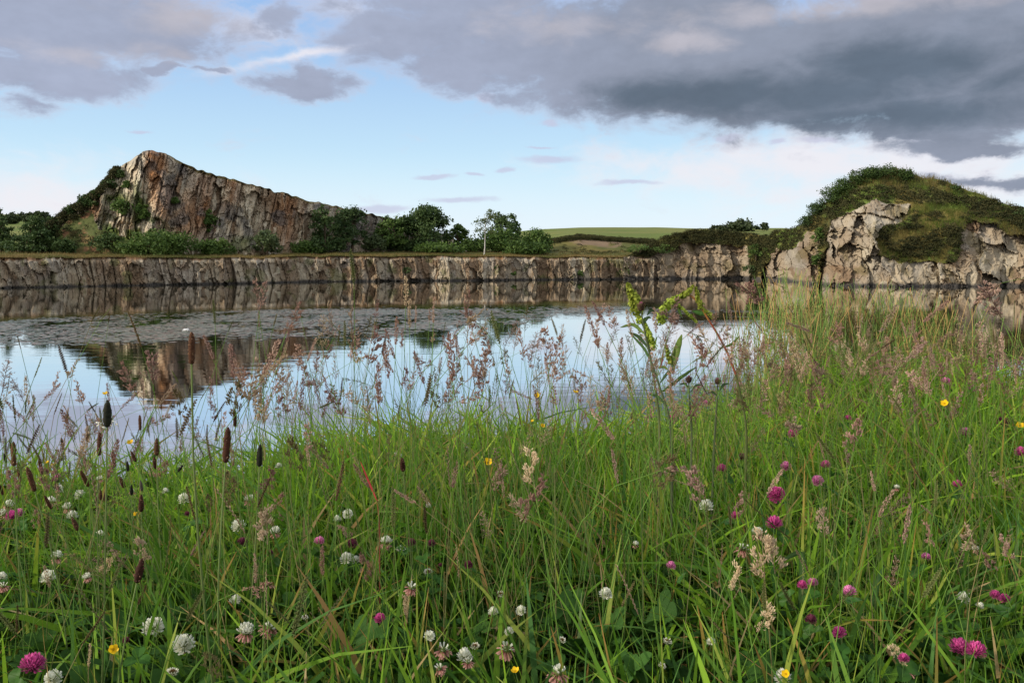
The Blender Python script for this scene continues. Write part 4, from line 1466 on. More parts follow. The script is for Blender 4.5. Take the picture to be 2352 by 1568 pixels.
# ---- flowering grasses
def spikelets(mb, cen, ax, L, w, c0, c1, r):
    """slender pointed grains along directions ax: two crossed faces each"""
    n = len(cen)
    L = np.broadcast_to(L, (n,))[:, None]
    s1 = unit(np.cross(ax, rand_dirs(n, r)))
    s2 = np.cross(ax, s1)
    tn = r.uniform(0, 1, (n, 1))
    c = lerp(np.array(c0), np.array(c1), tn)
    tipc = np.minimum(c * 1.35 + .04, .8)
    for s in (s1, s2):
        V = np.stack([cen, cen + ax * L * .42 + s * w, cen + ax * L, cen + ax * L * .42 - s * w], 1)
        C = np.stack([c * .75, c, tipc, c], 1)
        mb.add(V.reshape(-1, 3), np.arange(4 * n).reshape(-1, 4), C.reshape(-1, 3))


PINK = ((.27, .155, .115), (.57, .40, .31))
TANC = ((.30, .205, .125), (.56, .43, .29))
PURP = ((.22, .115, .085), (.44, .27, .205))


def plume(seed, style, pal):
    """soft flower head of length 1 along +z"""
    r = np.random.default_rng(seed)
    mb = MB()
    c0, c1 = pal
    rach = np.stack([.03 * np.sin(np.linspace(0, 2.5, 9) + seed), .03 * np.cos(np.linspace(0, 2, 9) + seed) - .03, np.linspace(0, .97, 9)], -1)
    rach -= rach[0]
    axis = lambda t: np.stack([np.interp(t, np.linspace(0, 1, 9), rach[:, k]) for k in range(3)], -1)
    V, F = tube(rach, np.linspace(.010, .004, 9), 4)
    mb.add(V, F, np.array(c0) * .8)
    if style == 'spike':        # closed, soft and narrow
        n = 150
        t = r.uniform(0, 1, n)
        rad = .085 * np.interp(t, [0, .15, .5, .85, 1], [.3, .8, 1, .7, .15]) * r.uniform(.2, 1, n)
        a = r.uniform(0, 6.28, n)
        o = np.stack([np.cos(a), np.sin(a), 0 * a], -1)
        cen = axis(t * .94) + o * rad[:, None]
        spikelets(mb, cen, unit(o * .45 + np.array([0, 0, 1]) + .25 * rand_dirs(n, r)), r.uniform(.05, .085, n), .014, c0, c1, r)
    elif style in ('open', 'tuft', 'airy'):
        nb, reach, per, sl, sw = {'open': (26, .33, 7, .080, .016), 'tuft': (10, .32, 17, .10, .019), 'airy': (40, .40, 4, .042, .009)}[style]
        for k in range(nb):
            t0 = r.uniform(.0, .95) if style != 'tuft' else (0.02 + .98 * k / nb) ** .9 * .95
            a = r.uniform(0, 6.28)
            Lb = reach * (1 - .75 * t0) * r.uniform(.4, 1.1)
            o = np.array([math.cos(a), math.sin(a), r.uniform(.5, 1.3)])
            o /= np.linalg.norm(o)
            p0 = axis(np.array([t0 * .95]))[0]
            tt = np.linspace(0, 1, 4)[:, None]
            path = p0 + o * Lb * tt + np.array([0, 0, -.10 * Lb]) * tt ** 2
            V, F = tube(path, np.linspace(.0045, .0025, 4), 3)
            mb.add(V, F, lerp(np.array(c0), np.array((.16, .20, .07)), .4))
            if style == 'tuft':
                cen = path[-1] + r.normal(size=(per, 3)) * [.035, .035, .045]
            else:
                u = r.uniform(.35, 1, per)[:, None]
                cen = p0 + o * Lb * u + np.array([0, 0, -.10 * Lb]) * u ** 2 + r.normal(size=(per, 3)) * .012
            spikelets(mb, cen, unit(o * .8 + np.array([0, 0, .5]) + .55 * rand_dirs(per, r)), sl * r.uniform(.7, 1.2, per), sw, c0, c1, r)
    elif style == 'comb':       # two ranks of short combs
        n = 26
        for k in range(n):
            t0 = .01 + .95 * k / n
            sgn = 1 if k % 2 else -1
            p0 = axis(np.array([t0]))[0]
            m = 7
            fan_ = np.linspace(.2, 1.35, m)
            ax = np.stack([sgn * np.sin(fan_), r.normal(size=m) * .22, np.cos(fan_)], -1)
            Ls = .085 * np.interp(t0, [0, .12, .7, 1], [.6, 1, .9, .45])
            spikelets(mb, np.repeat(p0[None], m, 0), unit(ax), Ls * r.uniform(.8, 1.1, m), .012, c0, c1, r)
    elif style == 'rye':        # alternate narrow spikelets pressed to a long stem
        n = 20
        for k in range(n):
            t0 = .02 + .93 * k / n
            sgn = 1 if k % 2 else -1
            p0 = axis(np.array([t0]))[0]
            m = 4
            ax = np.stack([sgn * np.array([.16, .30, .42, .5]), r.normal(size=m) * .08, np.ones(m)], -1)
            spikelets(mb, p0 + np.stack([0 * ax[:, 0], 0 * ax[:, 0], np.arange(m) * .006], -1), unit(ax), .075 * r.uniform(.8, 1.1, m), .0085, c0, c1, r)
    return mb.mesh('seed_head', M_SEED)


GREENS = ((.10, .115, .030), (.19, .20, .060))
BRG = ((.11, .075, .028), (.20, .135, .055))
OLIVE = ((.13, .11, .04), (.23, .18, .075))
KINDS = {   # key: name, wording, meshes
    'fog': ('fog_grass', 'soft pink grass spike', [plume(600 + i, 'spike', p) for i, p in enumerate((PINK, PURP, PINK, PURP, TANC))]),
    'open': ('meadow_grass', 'open pinkish grass plume', [plume(620 + i, 'open', p) for i, p in enumerate((PINK, PINK, TANC, PURP))]),
    'airy': ('bent_grass', 'airy fine grass plume', [plume(640 + i, 'airy', p) for i, p in enumerate((PINK, TANC, PURP, OLIVE))]),
    'comb': ('dogstail_grass', 'green comb-like grass spike', [plume(660 + i, 'comb', p) for i, p in enumerate((GREENS, OLIVE, GREENS))]),
    'combd': ('dogstail_grass', 'brown comb-like grass spike', [plume(670 + i, 'comb', p) for i, p in enumerate((BRG, ((.08, .045, .02), (.16, .09, .04))))]),
    'tuft': ('cocksfoot_grass', 'clumped tufted grass head', [plume(680 + i, 'tuft', p) for i, p in enumerate((PINK, OLIVE, PURP))]),
    'straw': ('cocksfoot_grass', 'pale straw tufted grass head', [plume(690 + i, 'tuft', ((.42, .31, .19), (.60, .47, .32))) for i in range(2)]),
    'rye': ('rye_grass', 'thin pale grass ear', [plume(700 + i, 'rye', p) for i, p in enumerate((GREENS, ((.20, .21, .085), (.32, .30, .14)), TANC))])}
GROUPS = {'fog_grass': 'soft pink grass spikes', 'meadow_grass': 'open grass plumes', 'bent_grass': 'airy grass plumes', 'dogstail_grass': 'comb-like grass spikes',
          'cocksfoot_grass': 'tufted grass heads', 'rye_grass': 'thin grass ears'}
_cnt = [0]


def grass_head(kind, x1, y1, x2, y2, d, keep=True, word=''):
    """x1,y1 tip; x2,y2 foot of the seed head"""
    i = _cnt[0]
    _cnt[0] += 1
    r = np.random.default_rng(7000 + i)
    name, what, ms = KINDS[kind]
    a, b = P(x2, y2, d), P(x1, y1, d)
    tip = b - a
    tip[1] += r.normal() * .25 * np.linalg.norm(tip)
    L = np.linalg.norm(tip)
    c1 = (.14, .25, .045) if r.uniform() < .88 else (.25, .20, .09)
    rad = {'fog': .0009, 'comb': .0008, 'combd': .0008, 'rye': .0008, 'open': .0008, 'airy': .0006, 'tuft': .0011, 'straw': .0011}[kind]
    k = int(r.integers(0, len(ms)))
    root, h = stand(name, x2, y2, d, tip, ms[k], 'seed_head', L, rad, (.08, .17, .025), c1, r, .08)
    if kind in ('fog', 'open', 'tuft', 'airy'):
        h.scale = (L * r.uniform(.6, 1.05), L * r.uniform(.6, 1.05), L)
    if keep:
        KEEP.append(((x1 + x2) / 2, (y1 + y2) / 2, math.hypot(x1 - x2, y1 - y2) * .45, d))
    sl = math.degrees(math.atan2(x1 - x2, y2 - y1))
    lean = 'bent over ' if abs(sl) > 50 else 'left-leaning ' if sl < -18 else 'right-leaning ' if sl > 18 else ''
    px = math.hypot(x1 - x2, y1 - y2)
    size = 'long ' if px > 85 else 'short ' if px < 42 else ''
    tone = ', tan' if (kind == 'fog' and k == 4) or (kind == 'open' and k == 2) or (kind == 'airy' and k == 1) else ''
    register(root, word or (size + what + tone), 'grass', GROUPS[name], (x1 + x2) / 2, (y1 + y2) / 2, lean)


HEADS = [  # prominent heads, one by one
    ('combd', 302, 704, 325, 797, 1.15), ('comb', 491, 684, 494, 744, 1.3), ('combd', 134, 788, 153, 856, 1.3), ('comb', 98, 818, 78, 868, 1.2), ('comb', 3, 862, 6, 940, 1.0),
    ('comb', 20, 860, 16, 902, 1.2), ('comb', 36, 900, 36, 969, 1.05), ('comb', 64, 914, 60, 960, 1.2), ('combd', 140, 898, 124, 952, 1.2), ('comb', 56, 768, 48, 802, 1.4),
    ('combd', 84, 972, 62, 1042, 1.1), ('comb', 815, 566, 813, 650, 1.25), ('comb', 791, 732, 791, 804, 1.3), ('comb', 1131, 708, 1148, 790, 1.25), ('comb', 1181, 912, 1197, 979, 1.2),
    ('combd', 994, 850, 976, 932, 1.3), ('comb', 1426, 828, 1448, 892, 1.5), ('comb', 1674, 784, 1626, 836, 1.4), ('combd', 781, 1054, 772, 1150, 1.1), ('comb', 894, 1118, 902, 1210, 1.0),
    ('combd', 974, 1156, 980, 1224, 1.1), ('comb', 690, 1322, 674, 1462, .86), ('rye', 606, 1312, 614, 1416, .9), ('fog', 200, 1480, 203, 1530, .95), ('combd', 436, 915, 414, 1000, 1.05),
    ('comb', 232, 700, 210, 740, 1.6), ('comb', 248, 705, 232, 735, 1.7), ('combd', 252, 720, 249, 742, 1.7), ('comb', 532, 735, 524, 762, 1.7), ('comb', 640, 718, 628, 748, 1.6),
    ('fog', 930, 631, 932, 704, 1.5), ('fog', 942, 684, 941, 752, 1.45), ('fog', 999, 678, 995, 742, 1.4), ('fog', 956, 700, 954, 742, 1.6), ('fog', 911, 724, 909, 792, 1.4),
    ('open', 588, 636, 594, 712, 1.3), ('open', 606, 640, 596, 716, 1.35), ('fog', 1032, 760, 1040, 876, 1.2), ('fog', 884, 780, 894, 870, 1.35), ('fog', 954, 800, 974, 882, 1.3),
    ('fog', 860, 830, 870, 930, 1.35), ('open', 1076, 660, 1074, 726, 1.5), ('open', 866, 684, 862, 730, 1.55), ('tuft', 358, 796, 352, 880, 1.2), ('open', 870, 740, 846, 838, 1.3),
    ('tuft', 545, 868, 548, 962, 1.2), ('straw', 1212, 1030, 1228, 1120, 1.05), ('tuft', 1250, 1094, 1206, 1192, 1.05), ('straw', 1744, 1212, 1756, 1330, 1.0), ('straw', 1758, 1222, 1780, 1316, 1.0),
    ('tuft', 470, 1490, 494, 1566, .9), ('tuft', 520, 1080, 516, 1160, 1.15), ('tuft', 608, 1160, 616, 1226, 1.15), ('tuft', 660, 1000, 684, 1092, 1.15), ('open', 700, 968, 706, 1046, 1.3),
    ('fog', 812, 1060, 848, 1120, 1.2), ('fog', 402, 878, 364, 930, 1.25), ('fog', 316, 898, 278, 938, 1.3), ('tuft', 402, 892, 414, 960, 1.25), ('fog', 650, 776, 604, 862, 1.25),
    ('fog', 660, 812, 596, 880, 1.2), ('open', 600, 820, 570, 930, 1.15), ('fog', 470, 764, 490, 826, 1.4), ('fog', 520, 790, 536, 870, 1.4), ('fog', 546, 820, 560, 884, 1.4),
    ('fog', 700, 860, 690, 940, 1.4), ('fog', 1126, 790, 1100, 862, 1.4), ('open', 1120, 790, 1110, 890, 1.35), ('open', 1070, 700, 1086, 760, 1.5), ('tuft', 1165, 800, 1156, 840, 1.5),
    ('fog', 1342, 700, 1376, 800, 1.5), ('open', 1246, 744, 1258, 840, 1.4), ('open', 1284, 760, 1262, 850, 1.4), ('open', 1300, 800, 1270, 880, 1.35), ('fog', 1428, 770, 1424, 840, 1.5),
    ('fog', 1394, 950, 1362, 990, 1.3), ('fog', 1360, 936, 1410, 1010, 1.3), ('rye', 1090, 968, 1130, 1120, 1.15), ('rye', 1160, 1020, 1218, 1140, 1.1), ('rye', 1410, 1290, 1466, 1410, 1.0),
    ('open', 690, 690, 660, 760, 1.5), ('open', 690, 780, 700, 850, 1.5), ('fog', 1702, 650, 1742, 700, 1.6), ('open', 1686, 640, 1752, 700, 1.6), ('open', 2230, 640, 2300, 730, 1.7),
    ('open', 2226, 700, 2300, 650, 1.7), ('fog', 2180, 690, 2120, 740, 1.9), ('fog', 1800, 742, 1860, 760, 1.8), ('fog', 1812, 760, 1842, 880, 1.8), ('fog', 1730, 640, 1714, 560 + 140, 1.9),
    ('tuft', 1796, 900, 1818, 970, 1.4), ('straw', 1806, 950, 1830, 1010, 1.3), ('fog', 2004, 762, 2060, 700, 2.0), ('tuft', 2090, 850, 2130, 900, 1.7), ('tuft', 1990, 960, 1960, 1036, 1.3),
    ('tuft', 1550, 1040, 1500, 1120, 1.2), ('tuft', 1580, 1078, 1520, 1080, 1.2), ('fog', 1405, 1030, 1420, 1110, 1.2), ('fog', 1050, 1050, 1040, 1120, 1.2), ('fog', 2100, 1160, 2076, 1250, 1.1),
    ('straw', 1690, 1290, 1704, 1360, 1.0), ('comb', 1790, 1330, 1826, 1400, 1.0), ('straw', 1770, 1380, 1742, 1450, .95), ('rye', 2040, 1180, 2070, 1260, 1.2), ('tuft', 2130, 1200, 2150, 1260, 1.1)]
for h in HEADS:
    grass_head(*h)
ZONES = [  # how many, kinds, X range, Y range of the middle of the head, size, distances
    (50, 'fog', (560, 1740), (700, 930), (40, 80), (1.3, 2.3)), (84, 'open', (540, 1740), (700, 950), (40, 90), (1.2, 2.4)), (84, 'airy', (560, 1760), (720, 950), (60, 110), (1.3, 2.4)),
    (12, 'comb', (560, 1760), (720, 950), (35, 70), (1.3, 2.3)), (8, 'combd', (560, 1760), (760, 950), (35, 70), (1.3, 2.3)), (12, 'tuft', (560, 1740), (780, 960), (40, 80), (1.3, 2.2)),
    (14, 'rye', (620, 1740), (760, 950), (60, 110), (1.3, 2.3)),
    (20, 'comb', (-30, 520), (860, 1050), (35, 60), (1.2, 1.9)), (10, 'combd', (-30, 520), (900, 1080), (35, 60), (1.2, 1.9)), (22, 'fog', (-20, 540), (860, 1080), (40, 80), (1.1, 1.9)),
    (16, 'open', (0, 560), (840, 1080), (40, 80), (1.1, 1.9)), (16, 'airy', (-20, 560), (860, 1060), (50, 90), (1.2, 1.9)),
    (48, 'fog', (1700, 2370), (750, 930), (45, 90), (1.6, 3.6)), (60, 'open', (1680, 2370), (750, 960), (45, 100), (1.6, 3.4)), (54, 'airy', (1680, 2370), (740, 940), (60, 120), (1.6, 3.4)),
    (26, 'comb', (1740, 2370), (700, 960), (40, 70), (1.6, 3.2)), (12, 'combd', (1740, 2370), (760, 960), (40, 70), (1.6, 3.2)), (20, 'rye', (1700, 2370), (720, 960), (70, 130), (1.6, 3.2)),
    (14, 'tuft', (1740, 2370), (780, 960), (40, 80), (1.5, 3.0)),
    (26, 'fog', (0, 2352), (980, 1330), (40, 80), (1.0, 1.9)), (20, 'tuft', (0, 2352), (990, 1420), (40, 80), (.95, 1.8)), (26, 'rye', (0, 2352), (990, 1500), (70, 130), (.9, 1.7)),
    (20, 'comb', (0, 2352), (990, 1480), (45, 80), (.9, 1.7)), (16, 'combd', (0, 2352), (990, 1480), (45, 80), (.9, 1.7)), (8, 'straw', (0, 2352), (1080, 1540), (45, 80), (.88, 1.5)),
    (24, 'airy', (0, 2352), (980, 1350), (60, 110), (1.0, 1.9))]
for n_, kind, xr, yr, sz, dr in ZONES:
    done = 0
    for tries in range(n_ * 30):
        if done >= n_:
            break
        X, Y = rm.uniform(*xr), yr[0] + (yr[1] - yr[0]) * rm.uniform() ** .8
        d = rm.uniform(*dr)
        p = P(X, Y, d)
        if d > EDGE(p[0]) - .02:
            continue
        hgt = p[2] - float(ground_z(p[0], d))
        if not (.22 < hgt < (.80 if X < 1680 else .95)) or (Y > 980 and hgt > .55):
            continue
        L = rm.uniform(*sz) * (1.35 / d) ** .6
        ang = rm.normal() * .30 + (.9 * rm.choice([-1, 1]) if rm.uniform() < .13 else 0)
        grass_head(kind, X + math.sin(ang) * L / 2, Y - math.cos(ang) * L / 2, X - math.sin(ang) * L / 2, Y + math.cos(ang) * L / 2, d, keep=False)
        done += 1


# ---- docks, knapweed and other single plants
def whorl_spike(path, rad, n, col, r, size):
    mb = MB()
    path = np.array(path)
    K = len(path)
    V, F = tube(path, .0011, 4)
    mb.add(V, F, (.16, .17, .05))
    t = np.sort(r.uniform(0, 1, n) ** .9)
    wh = .75 + .25 * np.cos(t * 2 * np.pi * 11)
    cen = np.stack([np.interp(t, np.linspace(0, 1, K), path[:, k]) for k in range(3)], -1)
    rr = rad * np.interp(t, [0, .15, .55, 1], [.85, 1, .8, .15]) * np.sqrt(r.uniform(.1, 1, n)) * wh * 1.15
    o = rand_dirs(n, r)
    q = cen + o * rr[:, None]
    V, F = leaf_quads(q, unit(o + .5 * rand_dirs(n, r)), size * r.uniform(.7, 1.2, n), .8, r)
    c = lerp(np.array(col[0]), np.array(col[1]), r.uniform(size=(n, 1)))
    mb.add(V, F, np.repeat(c, 4, 0))
    return mb.mesh('seed_spike', M_SEED)


def blade_leaf(p, w, col, fold=.25, wave=0.0, name='leaf', mat=None, seed=0):
    """broad leaf along the path p with a midrib"""
    p = np.array(p, float)
    n = 15
    t = np.linspace(0, 1, n)
    tt = np.linspace(0, 1, len(p))
    mid = np.stack([np.interp(t, tt, p[:, k]) for k in range(3)], -1)
    for _ in range(3):
        mid[1:-1] = .25 * mid[:-2] + .5 * mid[1:-1] + .25 * mid[2:]
    tang = unit(np.gradient(mid, axis=0))
    lat = unit(np.cross(tang, np.array([.15, 1, .35])))
    nr = np.cross(lat, tang)
    pr = .5 * w * np.sin(np.pi * np.clip(t * .94 + .04, 0, 1)) ** .75
    up = nr * (fold * pr + wave * w * np.sin(t * 26 + seed))[:, None]
    dn = nr * (fold * pr + wave * w * np.cos(t * 23 + seed))[:, None]
    V = np.stack([mid + lat * pr[:, None] + up, mid, mid - lat * pr[:, None] + dn], 1).reshape(-1, 3)
    b = np.arange(n - 1)[:, None] * 3
    F = np.concatenate([np.concatenate([b, b + 1, b + 4, b + 3], 1), np.concatenate([b + 1, b + 2, b + 5, b + 4], 1)])
    C = np.tile(np.array([np.array(col), np.array(col) * 1.35 + .02, np.array(col)]), (n, 1))
    return mesh(name, V, F, C, True, mat or M_LEAF)


def multi(name, label, cat, base, group=None):
    o = link(name, None, loc=base)
    o.empty_display_size = .1
    return tag(o, label, cat, group)


def rel(o, X, Y, d):
    return P(X, Y, d) - np.array(o.location)


def stalk(root, pts, r0, r1, col, name='stem'):
    pts = np.array(pts, float)
    n = 22
    tt = np.linspace(0, 1, len(pts))
    t = np.linspace(0, 1, n)
    p = np.stack([np.interp(t, tt, pts[:, k]) for k in range(3)], -1)
    for _ in range(4):
        p[1:-1] = .25 * p[:-2] + .5 * p[1:-1] + .25 * p[2:]
    V, F = tube(p, np.linspace(r0, r1, n), 6)
    return link(name, mesh(name, V, F, np.array(col), True, M_STEM), root)


YG = ((.19, .25, .026), (.40, .46, .065))
rd = np.random.default_rng(8)
D1, D2 = 1.75, 1.8


def foot(X, d):
    p = P(X, 900, d)
    return (float(p[0]), d, float(ground_z(p[0], d)) - .01)


dock = multi('dock_plant', 'yellow green dock with one upright seed spike over the lake', 'dock plant', foot(1500, D1), 'dock plants')
stalk(dock, [[0, 0, 0], rel(dock, 1520, 980, D1), rel(dock, 1498, 850, D1), rel(dock, 1484, 760, D1), rel(dock, 1462, 716, D1)], .0032, .0018, (.10, .13, .05))
for pth, rad, n_ in (([(1466, 716), (1456, 690), (1442, 652)], .017, 900), ([(1500, 800), (1492, 770), (1478, 736)], .0095, 330), ([(1470, 742), (1467, 728), (1462, 716)], .009, 100)):
    link('seed_spike', whorl_spike([rel(dock, x, y, D1) for x, y in pth], rad, n_, YG, rd, .0042), dock)
for pth, w, c in (([(1484, 770), (1455, 744), (1424, 752)], .008, (.14, .20, .045)), ([(1486, 752), (1478, 742), (1482, 728)], .010, (.035, .09, .02)),
                  ([(1496, 832), (1480, 800), (1442, 760)], .006, (.06, .12, .03)), ([(1490, 812), (1502, 792), (1510, 772)], .005, (.09, .15, .03))):
    link('leaf', blade_leaf([rel(dock, x, y, D1) for x, y in pth], w, c, .3, .06), dock)
dock2 = multi('dock_plant', 'taller dock arching over, with drooping green spikes and a red stem', 'dock plant', foot(1720, D2), 'dock plants')
stalk(dock2, [[0, 0, 0], rel(dock2, 1716, 980, D2), rel(dock2, 1690, 860, D2)], .0030, .0026, (.10, .12, .04))
stalk(dock2, [rel(dock2, 1690, 860, D2), rel(dock2, 1672, 812, D2), rel(dock2, 1650, 770, D2), rel(dock2, 1628, 735, D2)], .0026, .0022, (.24, .07, .045))
stalk(dock2, [rel(dock2, 1628, 735, D2), rel(dock2, 1612, 708, D2), rel(dock2, 1600, 690, D2), rel(dock2, 1584, 676, D2), rel(dock2, 1562, 678, D2), rel(dock2, 1544, 690, D2)], .0024, .0015, (.36, .17, .05))
for pth, rad, n_ in (([(1516, 742), (1524, 715), (1544, 690), (1566, 678)], .0145, 760), ([(1566, 680), (1580, 672), (1592, 656)], .008, 240), ([(1612, 708), (1604, 690), (1598, 660)], .008, 260),
                     ([(1640, 730), (1622, 715), (1604, 700)], .006, 90), ([(1556, 700), (1572, 712), (1600, 740)], .005, 80)):
    link('seed_spike', whorl_spike([rel(dock2, x, y, D2) for x, y in pth], rad, n_, YG, rd, .0040), dock2)
for pth, w, c in (([(1622, 722), (1610, 720), (1590, 714)], .011, (.05, .12, .02)), ([(1556, 700), (1560, 715), (1566, 728)], .006, (.10, .16, .03)),
                  ([(1654, 800), (1680, 792), (1700, 770)], .006, (.10, .15, .03))):
    link('leaf', blade_leaf([rel(dock2, x, y, D2) for x, y in pth], w, c, .3, .05), dock2)
dock3 = multi('dock_plant', 'low dock with crinkled yellow green leaves between the two tall docks', 'dock plant', foot(1556, 1.7), 'dock plants')
stalk(dock3, [[0, 0, 0], rel(dock3, 1545, 960, 1.7), rel(dock3, 1538, 860, 1.7), rel(dock3, 1548, 800, 1.7)], .0024, .0015, (.14, .17, .05))
for pth, w, c in (([(1546, 850), (1556, 800), (1566, 768)], .014, (.13, .19, .035)), ([(1536, 850), (1524, 842), (1512, 846)], .006, (.14, .19, .04)), ([(1560, 872), (1540, 886), (1520, 900)], .006, (.06, .12, .02)),
                  ([(1516, 846), (1521, 826), (1524, 806)], .005, (.22, .045, .06)), ([(1524, 900), (1560, 870), (1600, 842)], .008, (.06, .12, .025))):
    link('leaf', blade_leaf([rel(dock3, x, y, 1.7) for x, y in pth], w, c, .3, .12), dock3)
link('seed_spike', whorl_spike([rel(dock3, x, y, 1.7) for x, y in [(1540, 836), (1534, 816), (1530, 792)]], .007, 120, YG, rd, .004), dock3)


def knap(label, X, Y, d, pts, leaves, s):
    o = multi('knapweed', label, 'knapweed', foot(pts[-1][0], d), 'knapweed buds')
    stalk(o, [[0, 0, 0]] + [rel(o, x, y, d) for x, y in reversed(pts)] + [rel(o, X, Y + 8, d)], .0026, .0014, (.09, .11, .055))
    mb = MB()
    core(mb, .0062 * s, .0072 * s, 0, (.055, .032, .020), 10)
    petals(mb, fib(60, -.9, .6, rd), .0052 * s, .0036 * s, .0012 * s, (.035, .025, .015), (.10, .055, .03), rd, .7)
    petals(mb, fib(26, .8, 1, rd), .005 * s, .004 * s, .0005 * s, (.14, .05, .06), (.24, .07, .13), rd, .5)
    link('bud', mb.mesh('bud', M_HEAD), o, rel(o, X, Y, d))
    for (x0, y0), (x1, y1), w in leaves:
        link('leaf', blade_leaf([rel(o, x0, y0, d), rel(o, (x0 + x1) / 2, (y0 + y1) / 2 - 8, d), rel(o, x1, y1, d)], w, (.045, .085, .028), .25), o)


knap('dark knapweed bud on a tall leafy stem between the dock spikes', 1472, 705, 1.6, [(1478, 745), (1490, 810), (1508, 870), (1530, 930), (1548, 985)],
     [((1478, 744), (1496, 730), .006), ((1490, 800), (1444, 762), .007), ((1486, 724), (1504, 716), .006), ((1530, 930), (1490, 905), .006), ((1516, 880), (1552, 846), .006)], 1.15)
knap('dark knapweed bud near the red dock stem over bright water', 1582, 872, 1.7, [(1583, 900), (1586, 950), (1590, 1000)], [((1584, 892), (1560, 884), .005), ((1586, 900), (1612, 884), .005)], 1.0)
knap('brown knapweed bud with broad leaves beside the left rushes', 1648, 876, 1.7, [(1648, 905), (1644, 960), (1640, 1020)], [((1648, 902), (1676, 880), .006), ((1648, 910), (1624, 904), .005)], .9)

red = multi('sorrel_leaf', 'upright red narrow leaf standing in the green grass', 'leaf', foot(860, 1.3), None)
link('leaf', blade_leaf([rel(red, 866, 1150, 1.3), rel(red, 848, 1110, 1.3), rel(red, 828, 1060, 1.3)], .0042, (.40, .055, .045), .3), red)
stalk(red, [[0, 0, 0], rel(red, 872, 1200, 1.3), rel(red, 866, 1148, 1.3)], .0012, .001, (.22, .06, .04))

for i, (x_, y_, d_, w_, l_, lab) in enumerate([(1180, 1390, 1.25, .0075, (1120, 1420), 'broad plantain leaf low in the dark grass, left one of a pair'), (2010, 1350, 1.3, .012, (2030, 1300), 'broad dark leaf beside the straw grass plume'),
                                               (1850, 1260, 1.3, .012, (1790, 1290), 'broad dark green leaf under the magenta clover'), (1330, 1470, 1.2, .006, (1336, 1360), 'single upright pale green pointed blade low in the meadow')]):
    o = multi('broad_leaf', lab, 'leaf', foot(x_, d_), None)
    link('leaf', blade_leaf([[0, 0, 0], rel(o, x_, y_, d_), rel(o, *l_, d_)], w_, (.045, .10, .025) if i < 3 else (.13, .19, .07), .2), o)
    KEEP.append((l_[0], l_[1], 16, d_))

# white scrap adrift on the weed
dd = float(water_d(427, 761))
sc_ = multi('floating_debris', 'small white scrap floating on the pondweed below the crag', 'debris', (float(P(427, 761, dd)[0]), dd, 0.0))
mb = MB()
r = np.random.default_rng(3)
u = np.linspace(0, 1, 12)
pth = np.stack([-.13 + .26 * u, .03 * np.sin(u * 4), .03 + .035 * np.sin(u * 3.0) + .01 * r.normal(size=12)], -1)
V, F = tube(pth, .055 * np.sin(np.pi * np.clip(u * .9 + .08, 0, 1)) ** .6 * (1 + .18 * r.normal(size=12)), 9)
V += r.normal(size=V.shape) * .006
mb.add(V, F, (.80, .80, .80))
link('crumpled_scrap', mb.mesh('crumpled_scrap', M_PETAL), sc_)


# ---- rushes on the point of the bank
def rush(i, X, d, n, tipY, fanw, lab, r):
    n = int(n * 1.35)
    p = P(X, 900, d)
    base = np.array([float(p[0]), d, float(ground_z(p[0], d)) - .02])
    o = multi('rush_clump', lab, 'rush', base, 'rushes on the point of the bank')
    bp = r.normal(size=(n, 2)) * [.075, .06]
    tips = np.empty((n, 3))
    ty = r.uniform(tipY[0], tipY[1], n)
    tx = X + r.normal(size=n) * fanw
    tips = P(tx, ty, d + r.normal(size=n) * .12) - base
    K = 6
    t = np.linspace(0, 1, K)[None, :, None]
    b3 = np.concatenate([bp, np.zeros((n, 1))], 1)[:, None]
    mid = b3 + (tips[:, None] - b3) * np.array([.45, .45, 1.0]) * .55
    Pt = (1 - t) ** 2 * b3 + 2 * (1 - t) * t * mid + t ** 2 * tips[:, None]
    mb = MB()
    c0, c1 = np.array([.065, .130, .025]), np.array([.150, .215, .050])
    for k in range(n):
        V, F = tube(Pt[k], np.linspace(.0021, .0009, K), 3)
        c = lerp(c0, c1, r.uniform())
        dry = r.uniform() < .30
        cc = np.linspace(0, 1, K)[:, None]
        col = lerp(c, np.array([.40, .25, .10]) if dry else c * 1.25, cc ** (1 if dry else 2))
        mb.add(V, F, np.repeat(col, 3, 0))
    link('stems', mb.mesh('stems', M_STEM), o)
    mb = MB()
    pick = np.nonzero(r.uniform(size=n) < .62)[0]
    for k in pick:
        q = Pt[k][3] * .35 + Pt[k][4] * .65
        m = 26
        cen = q + r.normal(size=(m, 3)) * [.007, .007, .010] + [.006, 0, .004]
        spikelets(mb, cen, unit(rand_dirs(m, r) + [.4, 0, .6]), r.uniform(.006, .010, m), .0016, (.14, .105, .035), (.24, .19, .07), r)
    link('blossoms', mb.mesh('blossoms', M_SEED), o)


